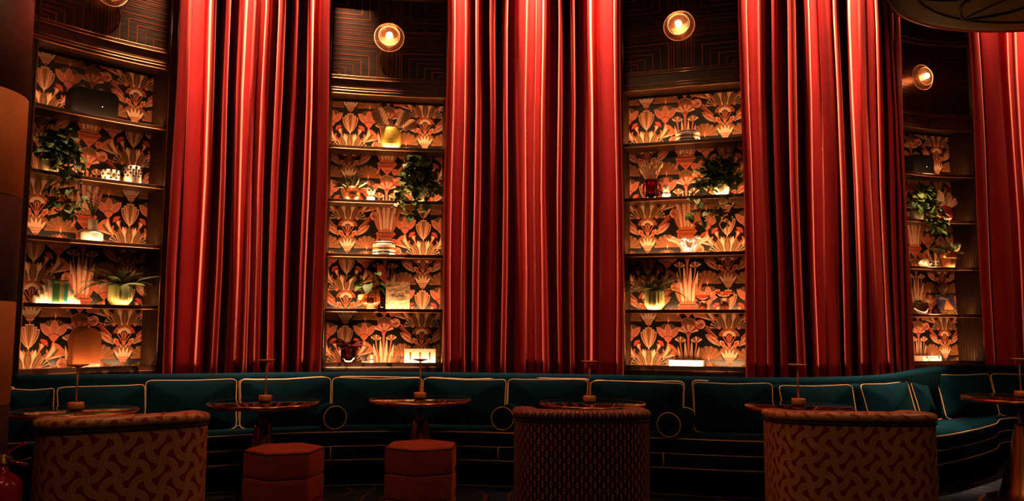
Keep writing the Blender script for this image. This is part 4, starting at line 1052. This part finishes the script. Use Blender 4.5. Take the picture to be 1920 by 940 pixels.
# arched bookends with books between
def arch_outline(w, h, n=9):
    return [(-w / 2, 0), (w / 2, 0)] + [(w / 2 * cos(pi * i / n), h - w / 2 + w / 2 * sin(pi * i / n)) for i in range(n + 1)]
def bookend(px, side, label):
    root = place(0, 3, px, .12, 'arched_bookend', label, 'bookend', 'white arched bookends', pi / 2)
    for q in range(4):
        x = .012 + q * .028; hh = .205 - q * .042 if side < 0 else .185 - q * .05
        mb = MB(); mb.prism(arch_outline(.13 - q * .014, max(.06, hh)), -.0125, .0125)
        # arches step down away from the books; each is a slab standing parallel to the book covers
        mb.build('arch', WHITE, root, loc=(0, (x if side < 0 else -x), 0))
bookend(93, -1, 'stepped white arched bookend left of the green books'); bookend(122, 1, 'stepped white arched bookend right of the green books')
def book(b, k, px, v, w, d, h, cover, label, turn=0, lean=0, group=None):
    """upright, spine (w wide) to the front"""
    root = place(b, k, px, v, 'book', label, 'book', group, turn)
    mb = MB(); t = .003
    mb.box(-w / 2, -w / 2 + t, -d / 2, d / 2, 0, h); mb.box(w / 2 - t, w / 2, -d / 2, d / 2, 0, h); mb.box(-w / 2, w / 2, -d / 2 - .002, -d / 2 + t, 0, h)
    o = mb.build('cover', cover, root); 
    mb = MB(); mb.box(-w / 2 + t, w / 2 - t, -d / 2 + t, d / 2 - .004, .003, h - .004); mb.build('pages', PAGES, root)
    mb = MB()
    for z0, z1 in ((.08, .10), (.86, .875), (.90, .93)): mb.box(-w * .42, w * .42, -d / 2 - .0028, -d / 2 - .001, h * z0, h * z1)
    mb.build('spine_band', VEIN, root)
GB = [pm('book_green', (.035, .16, .055), .5), pm('book_pale_green', (.30, .36, .13), .5), pm('book_olive', (.24, .22, .07), .5), pm('book_teal', (.010, .20, .16), .5)]
for px, w, m, h, txt in ((99.6, .050, 0, .205, 'wide dark green book, first from the left bookend'), (107.2, .018, 1, .202, 'thin pale green book, second from the left bookend'), (111.5, .020, 2, .200, 'thin olive book, third from the left bookend'), (117.4, .030, 3, .206, 'teal green book against the right bookend')):
    book(0, 3, px, .12, w, .15, h, GB[m], txt, 0, 0, 'green books between the bookends')
fern(0, 3, 226, .13, 'fern in a ribbed green pot on the far left bookcase', .100, .19, .42, 5, .40, .31)
root = place(0, 4, 160, .14, 'arched_glass_vase', 'smoked amber glass vase of nested arches on the far left bottom shelf', 'vase')
for x, y, w, h in ((-.02, .05, .20, .345), (.02, -.005, .185, .33), (-.065, -.04, .10, .30), (.085, .03, .07, .27)):
    mb = MB(); mb.prism(arch_outline(w, h), -.014, .014); mb.build('arch_panel', GLASSB, root, loc=(x, y, 0))

# ---- bay 1 -------------------------------------------------------------
root = place(1, 0, 734, .12, 'gold_planter', 'gold green planter with veined butterfly leaves on the top shelf', 'planter')
mb = MB(); mb.lathe([(0, .05), (.093, .052), (.098, .060), (.098, .222), (.093, .226), (.088, .222), (.088, .15), (0, .14)], 36); mb.build('pot', GOLDG, root)
mb = MB(); mb.lathe([(0, 0), (.080, 0), (.084, .006), (.084, .050), (.080, .056), (0, .056)], 36); mb.build('foot', WHITE, root)
for x, z, dx, dz, sc, me in ((-.05, .225, -.62, 1.0, 1.15, CALA), (.065, .235, .55, .9, 1.0, CALA), (.115, .215, .95, .55, .9, BUTTER), (-.005, .215, -.15, 1, .6, BUTTER), (.09, .25, .15, 1.0, .75, BUTTER)):
    leaf_dir(root, me, (x, -.06, z), (dx, -.15, dz), (dx * .4, -1, .1), sc)
    mb = MB(); mb.tube([(x * .3, 0, .15), (x * .7, -.03, (.15 + z) / 2), (x, -.06, z)], .003, 5); mb.build('stalk', VEIN, root)
root = place(1, 1, 662, .11, 'copper_planter', 'copper planter with cream variegated leaves, bookcase left of the middle curtain', 'planter')
mb = MB(); mb.lathe([(0, 0), (.068, 0), (.074, .006), (.074, .040), (.078, .046), (.078, .058), (.074, .064), (.078, .070), (.079, .145), (.073, .148), (.070, .14), (0, .12)], 32); mb.build('pot', COPPER, root)
rnd = random.Random(21)
for i in range(22):
    f = -1 + 2 * (i % 11) / 10; up = .035 + .10 * (1 - abs(f)) + .03 * (i // 11)
    leaf_dir(root, (POTHOS, POTHOS2)[i % 2], (.05 * f, -.045 + .05 * (i // 11), .135 + .02 * (i // 11)), (f * 1.0, -.35 + .35 * (i // 11), .55 - .25 * abs(f) + .3 * rnd.random()), (f * .3, -.8, .6 + .4 * rnd.random()), rnd.uniform(.7, 1.0))
def totem(b, px, label, small=1.0):
    root = place(b, 1, px, .10, 'skull_totem', label, 'figurine', 'cream stacked figurines')
    mb = MB(); mb.lathe([(0, 0), (.038, 0), (.040, .012), (.030, .016), (.036, .030), (.042, .045), (.034, .062), (.018, .068), (0, .068)], 20); mb.build('base', WHITE, root)
    mb = MB(); mb.lathe([(0, .066), (.022, .070), (.030, .085), (.042, .105), (.044, .125), (.036, .148), (.016, .158), (0, .159)] if b == 1 else [(0, .07), (.036, .07), (.040, .075), (.040, .135), (.036, .140), (0, .140)], 20 if b == 1 else 4, sy=.85)
    h = mb.build('head', WHITE, root, rot=(0, 0, 0 if b == 1 else pi / 4))
    mb = MB()
    if b == 1:
        for x in (-.017, .017): mb.sphere((x, -.034, .118), .011, 8)
        mb.sphere((0, -.035, .097), .006, 6)
        for q in range(5): mb.box(-.016 + q * .007, -.013 + q * .007, -.031, -.024, .077, .086)
    else:
        for x, z in ((-.02, .12), (.016, .125), (-.008, .10), (.022, .09), (-.022, .085), (.004, .11)): mb.sphere((x, -.029, z), .005, 6)
    mb.build('socket' if b == 1 else 'dimple', BLACKG, root)
totem(1, 696.5, 'small cream skull figurine beside the copper planter of variegated leaves')
ivy(1, 1, 786, .11, 'trailing ivy spilling over the shelf, left of the middle curtain', -.24, .21, .47, -.14, 150, 8, (.4, .3, .15, .15), -.18)
def striped_bowl(b, k, px, r, h, label):
    root = place(b, k, px, .12, 'striped_bowl', label, 'bowl', 'black and white banded bowls')
    prof = [(0, 0), (r * .93, 0), (r * .95, h * .02)]
    bands = ((0, .20, 0), (.20, .30, 1), (.30, .42, 0), (.42, .62, 2), (.62, .86, 0), (.86, .93, 1), (.93, 1.0, 0))
    for z0, z1, m in bands:
        def R(t): return r * (1.0 - .10 * max(0, (t - .62) / .38) ** 2 - .05 * max(0, (.2 - t) / .2))
        mb = MB(); pr = [(R(z0 + (z1 - z0) * q / 4), h * (z0 + (z1 - z0) * q / 4)) for q in range(5)]
        mb.lathe([(r * .6, pr[0][1])] + pr + [(r * .6, pr[-1][1])], 36)
        mb.build('band', (WHITE, BLACKG, pm('brown_glaze', (.20, .09, .03), .25))[m], root)
striped_bowl(1, 2, 720.5, .112, .145, 'black and white banded bowl below the ivy, on the bookcase left of the middle curtain')
root = place(1, 3, 695, .12, 'ribbed_copper_vase', 'ribbed copper glass vase with monstera leaves and a pink flower, left of the painting book', 'vase')
nr = 18; rib = lambda q, n, z: 1 - .05 * (.5 + .5 * cos(2 * pi * q * nr / n)) if z > .045 else 1
mb = MB(); mb.lathe([(0, 0), (.050, 0), (.052, .03), (.045, .036), (.060, .045), (.094, .062), (.098, .08), (.088, .205), (.083, .207), (.080, .20), (.086, .085), (.05, .055), (0, .05)], nr * 6, rib=rib); mb.build('vase_body', pm('ribbed_copper', (.60, .20, .08), .16, metal=.75), root)
rnd = random.Random(31)
for i in range(13):
    a = 2 * pi * i / 13 + .2; s_ = max(0, sin(a)); L = rnd.uniform(.09, .17) * (1 - .4 * s_); z = .20 + rnd.uniform(.0, .16)
    tip = (L * cos(a), L * .6 * sin(a) - .02, z); mb = MB(); mb.tube([(0, 0, .18), (tip[0] * .4, tip[1] * .4, .20 + (z - .2) * .8), tip], .0024, 4); mb.build('stalk', STEMM, root)
    add_leaf(root, MONST, tip, a - pi / 2, rnd.uniform(-.9, .1), rnd.uniform(-.3, .3), rnd.uniform(.55, .85))
leaf_dir(root, ANTH, (.085, -.09, .425), (.35, -.1, -1), (.2, -1, .1), 1.1, 'pink_flower')
mb = MB(); mb.tube([(0, 0, .18), (.05, -.05, .34), (.085, -.09, .425)], .0026, 4); mb.build('stalk', STEMM, root)
add_leaf(root, CALA, (-.09, -.03, .10), .2 + pi, .5, .3, .7)
root = place(1, 3, 717, .18, 'amber_tumbler', 'tall amber glass tumbler tucked behind the ribbed copper vase', 'glass')
mb = MB(); mb.lathe([(0, 0), (.038, 0), (.040, .004), (.044, .20), (.040, .20), (.036, .012), (0, .012)], 28); mb.build('body', GLASSA, root)
# art book facing front
def cover_lilies():
    g = G('blotched_lily_cover'); b = g.b; v = g.coord('Object', (1, 1, 2.6))
    f = g.noise(v, 26, 5, .65); f2 = g.noise(g.coord('Object'), 60, 3)
    sx = g.n('ShaderNodeSeparateXYZ'); g.t.links.new(g.coord('Object'), sx.inputs[0])
    c = g.mix(g.ramp(f, .42, .60), (.10, .085, .030), (.50, .35, .25)); c = g.mix(g.m('MULTIPLY', g.ramp(f2, .55, .66), g.ramp(sx.outputs[2], .20, .02)), c, (.85, .70, .50))
    c = g.mix(g.m('MULTIPLY', g.ramp(f, .50, .52), g.ramp(f2, .56, .60)), c, (.70, .28, .20))
    g.t.links.new(c, b.inputs['Base Color']); b.inputs['Roughness'].default_value = .35; return g.mat
root = place(1, 3, 746.3, .11, 'art_book', 'upright art book with pale blotched water-lily cover facing the room', 'book')
w, h = .232, .278
mb = MB(); mb.box(-w / 2, w / 2, -.018, -.014, 0, h); mb.box(-w / 2, w / 2, .014, .018, 0, h); mb.box(-w / 2 - .002, -w / 2 + .002, -.018, .018, 0, h); mb.build('cover', cover_lilies(), root)
mb = MB(); mb.box(-w / 2 + .003, w / 2 - .004, -.0138, .0138, .003, h - .003); mb.build('pages', PAGES, root)
INK = pm('dark_ink', (.02, .012, .02), .5); PALEINK = pm('pale_ink', (.8, .6, .45), .5)
def text(body, size, mat, parent, loc, rot=(pi / 2, 0, 0), name='title', sx=1.0):
    cu = bpy.data.curves.new('title_text', 'FONT'); cu.body = body; cu.size = size; cu.align_x = 'CENTER'; cu.extrude = .0004; cu.resolution_u = 2; cu.bevel_depth = .0007; cu.bevel_resolution = 0
    o = bpy.data.objects.new('title_text', cu); COL.objects.link(o); bpy.context.view_layer.update()
    me = bpy.data.meshes.new_from_object(o.evaluated_get(bpy.context.evaluated_depsgraph_get())); bpy.data.objects.remove(o)
    me.materials.clear(); me.materials.append(mat)
    q = bpy.data.objects.new(name, me); COL.objects.link(q); q.parent = parent; q.location = loc; q.rotation_euler = rot; q.scale = (sx, 1, 1); return q
text('Monet', .050, INK, root, (0, -.0188, .128), sx=.95)
mb = MB()
for q in range(9): mb.box(-.052 + q * .012, -.044 + q * .012, -.0188, -.0178, .112, .117)
mb.build('subtitle_rule', INK, root)
root = place(1, 4, 653.5, .13, 'ribbed_amber_jar', 'amber ribbed glass jar holding dark purple leaves on the bottom shelf', 'vase')
nr = 14; rib = lambda q, n, z: 1 - .06 * (.5 + .5 * cos(2 * pi * q * nr / n)) if z > .02 else 1
mb = MB(); mb.lathe([(0, 0), (.072, 0), (.078, .01), (.078, .155), (.074, .16), (.070, .155), (.070, .02), (0, .018)], nr * 6, rib=rib); mb.build('jar_body', GLASSA, root)
rnd = random.Random(41)
for i in range(18):
    a = 2 * pi * i / 18; s_ = max(0, sin(a)); add_leaf(root, PURP, (.03 * cos(a), .025 * sin(a), .13 + .05 * rnd.random()), a - pi / 2, rnd.uniform(.3, .95) + .3 * s_, rnd.uniform(-.5, .5), rnd.uniform(.8, 1.15) * (1 - .4 * s_))
mb = MB()
for i in range(8): mb.tube([(.02 * cos(i), .02 * sin(i), .02), (.03 * cos(i * 1.3), .03 * sin(i * 1.3), .16)], .003, 4)
mb.build('stalk', STEMM, root)
root = place(1, 4, 685.5, .09, 'squat_bottle', 'squat clear glass pot with dark lid, left of the small tall bottle', 'bottle')
mb = MB(); mb.lathe([(0, 0), (.028, 0), (.031, .006), (.031, .020), (.024, .027), (0, .027)], 20); mb.build('body', GLASSC, root)
mb = MB(); mb.lathe([(0, .027), (.016, .027), (.016, .034), (.007, .042), (0, .043)], 14); mb.build('lid', BLACKG, root)
root = place(1, 4, 696.3, .09, 'small_bottle', 'small tall bottle with tan cap and black band on the bottom shelf', 'bottle')
mb = MB(); mb.lathe([(0, 0), (.018, 0), (.019, .004), (.019, .030), (0, .030)], 16); mb.build('body', WHITE, root)
mb = MB(); mb.lathe([(0, .030), (.019, .030), (.019, .040), (0, .040)], 16); mb.build('band', BLACKG, root)
mb = MB(); mb.lathe([(0, .040), (.016, .040), (.016, .085), (.013, .088), (0, .088)], 16); mb.build('cap', pm('tan_cap', (.45, .24, .10), .4), root)
root = place(1, 4, 787, .10, 'slotted_block', 'white marbled block with three dark arched slots on the bottom shelf', 'ornament')
w, h = .302, .138; mb = MB()
sl = (-.094, 0, .094)
xs = [-w / 2] + sum([[x - .008, x + .008] for x in sl], []) + [w / 2]
for q in range(0, 8, 2): mb.box(xs[q], xs[q + 1], -.03, .03, 0, h * .74)
mb.box(-w / 2, w / 2, -.03, .03, h * .74, h); mb.box(-w / 2, w / 2, .012, .03, 0, h)
mb.build('block', pm('white_marble', (.80, .70, .58), .3, vary=.15, vscale=18), root)
for x in sl:
    mb = MB(); mb.prism(arch_outline(.0165, h * .78, 6), -.031, -.026); mb.build('slot', pm('slot_brown', (.14, .05, .018), .6), root, loc=(x, 0, 0))

# ---- bay 2 -------------------------------------------------------------
striped_bowl(2, 0, 1289.5, .112, .120, 'black and white banded bowl on the top shelf right of the middle curtain')
root = place(2, 1, 1221.5, .11, 'red_glass_vase', 'ruffled dark red glass vase of dried bunny-tail stems', 'vase')
mb = MB(); mb.lathe([(0, 0), (.052, 0), (.058, .008), (.060, .05), (.056, .12), (.060, .195), (.062, .20), (.057, .20), (.052, .12), (.05, .02), (0, .016)], 32); mb.build('body', GLASSR, root)
for s_ in (-1, 1):
    mb = MB()
    for q in range(7): mb.sphere((s_ * (.066 + .014 * sin(pi * q / 6)), 0, .035 + q * .024), .014, 8)
    mb.build('ruffle', GLASSR, root)
rnd = random.Random(51); heads = None
mb = MB(); mb.sphere((0, 0, .022), .0105, 8, sz=2.3); hd = mb.build('seed_head', STRAW, root); hd.location = (0, 0, .36)
for i in range(34):
    a = rnd.uniform(0, 2 * pi); rr = sqrt(rnd.random()) * .10; L = rnd.uniform(.27, .36)
    tip = (rr * 1.15 * cos(a), rr * .6 * sin(a), L + .035 - rr * .5); mb = MB(); mb.tube([(tip[0] * .25, tip[1] * .25, .15), tip], .0019, 4); mb.build('dried_stem', STRAW, root)
    o = link_copy(hd, 'seed_head', root, (tip[0], tip[1], tip[2] - .01), (-tip[1] * 4, tip[0] * 4, 0))
totem(2, 1249, 'small cream cube figurine beside the red glass vase')
ivy(2, 1, 1352, .11, 'trailing ivy spilling low over the shelf, right of the dried stems', -.28, .20, .37, -.32, 150, 9, (.4, .3, .15, .15), 0)
root = place(2, 2, 1291.5, .13, 'scalloped_glass_bowl', 'flared clear glass bowl with scalloped rim', 'bowl')
nl = 11
def pressed():
    g = G('pressed_glass'); t = g.n('ShaderNodeBsdfTransparent'); t.inputs[0].default_value = (.9, .82, .7, 1)
    d = g.n('ShaderNodeBsdfTranslucent'); d.inputs[0].default_value = (.85, .75, .6, 1); e = g.n('ShaderNodeBsdfDiffuse'); e.inputs[0].default_value = (.8, .7, .55, 1)
    gl = g.n('ShaderNodeBsdfGlossy'); gl.inputs['Roughness'].default_value = .06
    ly = g.n('ShaderNodeLayerWeight'); ly.inputs[0].default_value = .35
    a = g.n('ShaderNodeMixShader'); a.inputs[0].default_value = .5; g.t.links.new(d.outputs[0], a.inputs[1]); g.t.links.new(e.outputs[0], a.inputs[2])
    b = g.n('ShaderNodeMixShader'); g.put(b.inputs[0], g.m('MULTIPLY', ly.outputs['Facing'], .95)); g.t.links.new(t.outputs[0], b.inputs[1]); g.t.links.new(a.outputs[0], b.inputs[2])
    c = g.n('ShaderNodeMixShader'); c.inputs[0].default_value = .14; g.t.links.new(b.outputs[0], c.inputs[1]); g.t.links.new(gl.outputs[0], c.inputs[2])
    g.t.links.new(c.outputs[0], g.out.inputs['Surface']); return g.mat
PRESSED = pressed()
def scal(amp): return lambda q, n, z: 1 + (amp * (.5 + z / .15)) * cos(2 * pi * q * nl / n)
mb = MB(); NN = nl * 10
pr = [(.045, 0), (.050, .006), (.058, .03), (.078, .07), (.115, .11), (.165, .138), (.205, .150), (.203, .156), (.160, .144), (.108, .117), (.070, .077), (.046, .034), (.03, .016), (0, .015)]
mb.lathe([(0, 0)] + pr, NN, rib=scal(.055))
for q, v_ in enumerate(mb.v):
    x, y, z = v_
    if z > .10:
        a = atan2(y, x); mb.v[q] = (x, y * .72, z + .012 * cos(a * nl) * (z - .1) / .05)
    else: mb.v[q] = (x, y * .8, z)
mb.build('bowl_body', PRESSED, root)
fern(2, 3, 1227, .13, 'fern in a ribbed green pot right of the middle curtain', .098, .19, .38, 6, .26, .40)
def mushroom(px, rt, h, label):
    root = place(2, 3, px, .11, 'copper_glass_stand', label, 'candle holder', 'copper glass candle stands')
    nr = 14; rib = lambda q, n, z: 1 - .06 * (.5 + .5 * cos(2 * pi * q * nr / n))
    mb = MB(); mb.lathe([(0, 0), (.038, 0), (.038, .006), (.036, h * .62), (0, h * .62)], nr * 4, rib=rib); mb.build('stem', GLASSP, root)
    mb = MB(); mb.lathe([(0, h * .62), (.036, h * .63), (rt * .92, h * .78), (rt, h * .88), (rt * .93, h * .97), (rt * .6, h), (rt * .5, h * .93), (0, h * .90)], 36); mb.build('dish', GLASSP, root)
mushroom(1317.5, .075, .150, 'smaller copper glass candle stand, left one of the pair'); mushroom(1358, .088, .182, 'larger copper glass candle stand beside the right curtain')
root = place(2, 4, 1288, .160, 'white_box', 'low white lidded box lying on the bottom shelf right of the middle curtain', 'box')
mb = MB(); mb.box(-.152, .152, -.09, .09, 0, .046); mb.build('body', WHITE, root)
mb = MB(); mb.box(-.155, .155, -.093, .093, .046, .058); mb.build('lid', WHITE, root)

# ---- bay 3 -------------------------------------------------------------
speaker(3, 1716, .30, .25, 'black box loudspeaker on the top shelf of the farthest right bookcase')
ivy(3, 1, 1716, .11, 'trailing ivy at the left of the farthest right bookcase', -.14, .22, .42, -.18, 90, 10, (.4, .3, .15, .15), .1)
root = place(3, 1, 1763.5, .12, 'round_red_vase', 'round dark red glass vase with butterfly-shaped leaves, farthest bookcase', 'vase')
mb = MB(); mb.lathe([(0, 0), (.05, 0), (.08, .010), (.108, .045), (.118, .10), (.110, .155), (.085, .190), (.05, .200), (.046, .196), (.08, .18), (.10, .14), (.108, .1), (.10, .05), (.07, .02), (0, .015)], 36, sy=.8); mb.build('body', pm('dark_red_glaze', (.13, .008, .008), .08, spec=.8, coat=1), root)
for x, dx, dz, sc in ((-.04, -.5, 1, 1.05), (.02, .25, 1, .95), (.075, .8, .7, .75)):
    leaf_dir(root, BUTTER, (x, -.04, .195), (dx, -.1, dz), (dx * .4, -1, .1), sc)
root = place(3, 2, 1733, .10, 'eye_sculpture', 'white eye-shaped ceramic ornament with black rings', 'ornament')
mb = MB(); n = 18
mb.lathe([(0, -.05), (.035, -.045), (.055, -.02), (.06, 0), (.055, .02), (.035, .045), (0, .05)], 28); 
for q, (x, y, z) in enumerate(mb.v):
    x *= 1.5; s_ = max(0, -x) / .09; mb.v[q] = (x - s_ * .02, z * .8, (y * (1 - .35 * s_)) + .062 - s_ * .008)
mb.build('body', WHITE, root)
for r0, th, dz in ((.044, .0035, 0), (.033, .003, .002)):
    mb = MB(); mb.tube([(.022 + r0 * 1.0 * cos(2 * pi * k / 28), -.040 + .012 * (r0 < .04) * -1 + .010 * abs(cos(2 * pi * k / 28)), .062 + dz + r0 * .95 * sin(2 * pi * k / 28)) for k in range(28)], th, 5, closed=True); mb.build('ring', BLACKG, root)
mb = MB(); mb.sphere((.024, -.040, .066), .019, 12, sy=.5); mb.build('pupil', BLACKG, root)
root = place(3, 2, 1751.5, .12, 'stacked_figurine', 'tiny cream figurine with rungs between the eye ornament and copper pot', 'figurine')
mb = MB(); mb.tube([(0, 0, 0), (0, 0, .12)], .007, 8); mb.build('post', WHITE, root)
for z in (.012, .045, .078):
    mb = MB(); mb.box(-.024, .026, -.012, .012, z, z + .012); mb.build('rung', WHITE, root)
mb = MB(); mb.lathe([(0, .115), (.012, .118), (.014, .13), (.014, .175), (.010, .182), (0, .184)], 14); mb.build('cap', pm('tan_cap', (.45, .24, .10), .4), root)
root = place(3, 2, 1774, .12, 'terracotta_pot', 'two-tone copper pot with cream-edged leaves, farthest right bookcase', 'planter')
mb = MB(); mb.lathe([(0, 0), (.068, 0), (.070, .004), (.086, .120), (0, .12)], 32); mb.build('pot_body', pm('terracotta', (.30, .12, .04), .45, metal=.3, vary=.3, vscale=25), root)
mb = MB(); mb.lathe([(0, .118), (.096, .118), (.100, .122), (.100, .190), (.097, .195), (.090, .195), (.088, .16), (0, .16)], 32); mb.build('pot_rim', COPPER, root)
rnd = random.Random(61)
for i in range(14):
    f = -1 + 2 * (i % 7) / 6
    leaf_dir(root, (POTHOS, POTHOS2)[i % 2], (.05 * f, -.05 + .06 * (i // 7), .185 + .03 * (i // 7)), (f * 1.1, -.3 + .3 * (i // 7), .45 - .3 * abs(f) + .3 * rnd.random()), (f * .3, -.8, .6 + .4 * rnd.random()), rnd.uniform(.9, 1.25))
root = place(3, 3, 1719, .11, 'dark_glass_planter', 'dark glossy planter with pale leaves half hidden by the bulging curtain', 'planter')
mb = MB(); mb.lathe([(0, 0), (.07, 0), (.10, .03), (.118, .08), (.110, .13), (.10, .145), (.095, .14), (.105, .08), (.06, .02), (0, .018)], 32); mb.build('pot', pm('dark_brown_glaze', (.03, .012, .006), .06, spec=.8, coat=1), root)
for i in range(9):
    a = 2 * pi * i / 9; s_ = max(0, sin(a)); add_leaf(root, POTHOS2, (.05 * cos(a), .03 * sin(a), .13), a - pi / 2, rnd.uniform(.4, 1.0) + .2 * s_, rnd.uniform(-.3, .3), rnd.uniform(.7, 1.0) * (1 - .4 * s_))
def cover_tower():
    g = G('tower_cover'); b = g.b; v = g.coord('Object'); sx = g.n('ShaderNodeSeparateXYZ'); g.t.links.new(v, sx.inputs[0]); x, z = sx.outputs[0], sx.outputs[2]
    f = g.noise(v, 30, 4)
    c = g.mix(g.ramp(f, .45, .62), (.020, .024, .075), (.09, .07, .10))
    tw = g.m('GREATER_THAN', g.m('SUBTRACT', .205, g.m('MULTIPLY', g.m('ABSOLUTE', g.m('SUBTRACT', x, .012)), 1.9)), z)
    st = g.m('GREATER_THAN', g.m('SINE', g.m('MULTIPLY', x, 420.0)), -.1)
    c = g.mix(tw, c, g.mix(st, (.25, .09, .035), (.66, .30, .10)))
    lo = g.m('LESS_THAN', z, g.m('ADD', .05, g.m('MULTIPLY', f, .03)))
    c = g.mix(lo, c, g.mix(g.ramp(g.noise(v, 90, 3), .55, .65), (.035, .020, .008), (.70, .45, .18)))
    g.t.links.new(c, b.inputs['Base Color']); b.inputs['Roughness'].default_value = .35; return g.mat
root = place(3, 3, 1777, .12, 'picture_book', 'leaning book with a blue sky and orange tower on its cover', 'book')
w, h = .235, .245; tilt = radians(-10)
CT = cover_tower()
mb = MB(); mb.box(-w / 2, w / 2, -.014, -.011, 0, h); mb.box(-w / 2, w / 2, .011, .014, 0, h); mb.box(-w / 2 - .001, -w / 2 + .002, -.014, .014, 0, h); cv = mb.build('cover', CT, root, loc=(0, 0, .0015), rot=(radians(-14), 0, 0))
mb = MB(); mb.box(-w / 2 + .003, w / 2 - .004, -.0108, .0108, .003, h - .003); mb.build('pages', PAGES, cv)
mb = MB()
for z, x1 in ((.205, -.03), (.195, -.005), (.185, .0)): mb.box(-w / 2 + .02, x1, -.0147, -.0140, z, z + .004)
mb.build('title_line', PALEINK, cv)
root = place(3, 4, 1738.5, .150, 'patterned_box', 'low white box with black angular strokes on the farthest bottom shelf', 'box')
mb = MB(); mb.box(-.125, .125, -.08, .08, 0, .058); mb.build('body', WHITE, root)
mb = MB(); y = -.0808
for x0, x1, z0, z1 in ((-.12, -.085, .045, .052), (-.11, -.10, .012, .03), (-.085, -.072, .03, .058), (-.06, -.045, 0, .028), (-.035, -.025, 0, .03), (-.06, .05, .032, .038), (.035, .085, .018, .024), (.085, .10, .02, .058), (-.07, -.06, .0, .045), (.06, .12, .045, .05)):
    mb.box(x0, x1, y, -.079, z0, z1)
mb.build('stroke', BLACKG, root)
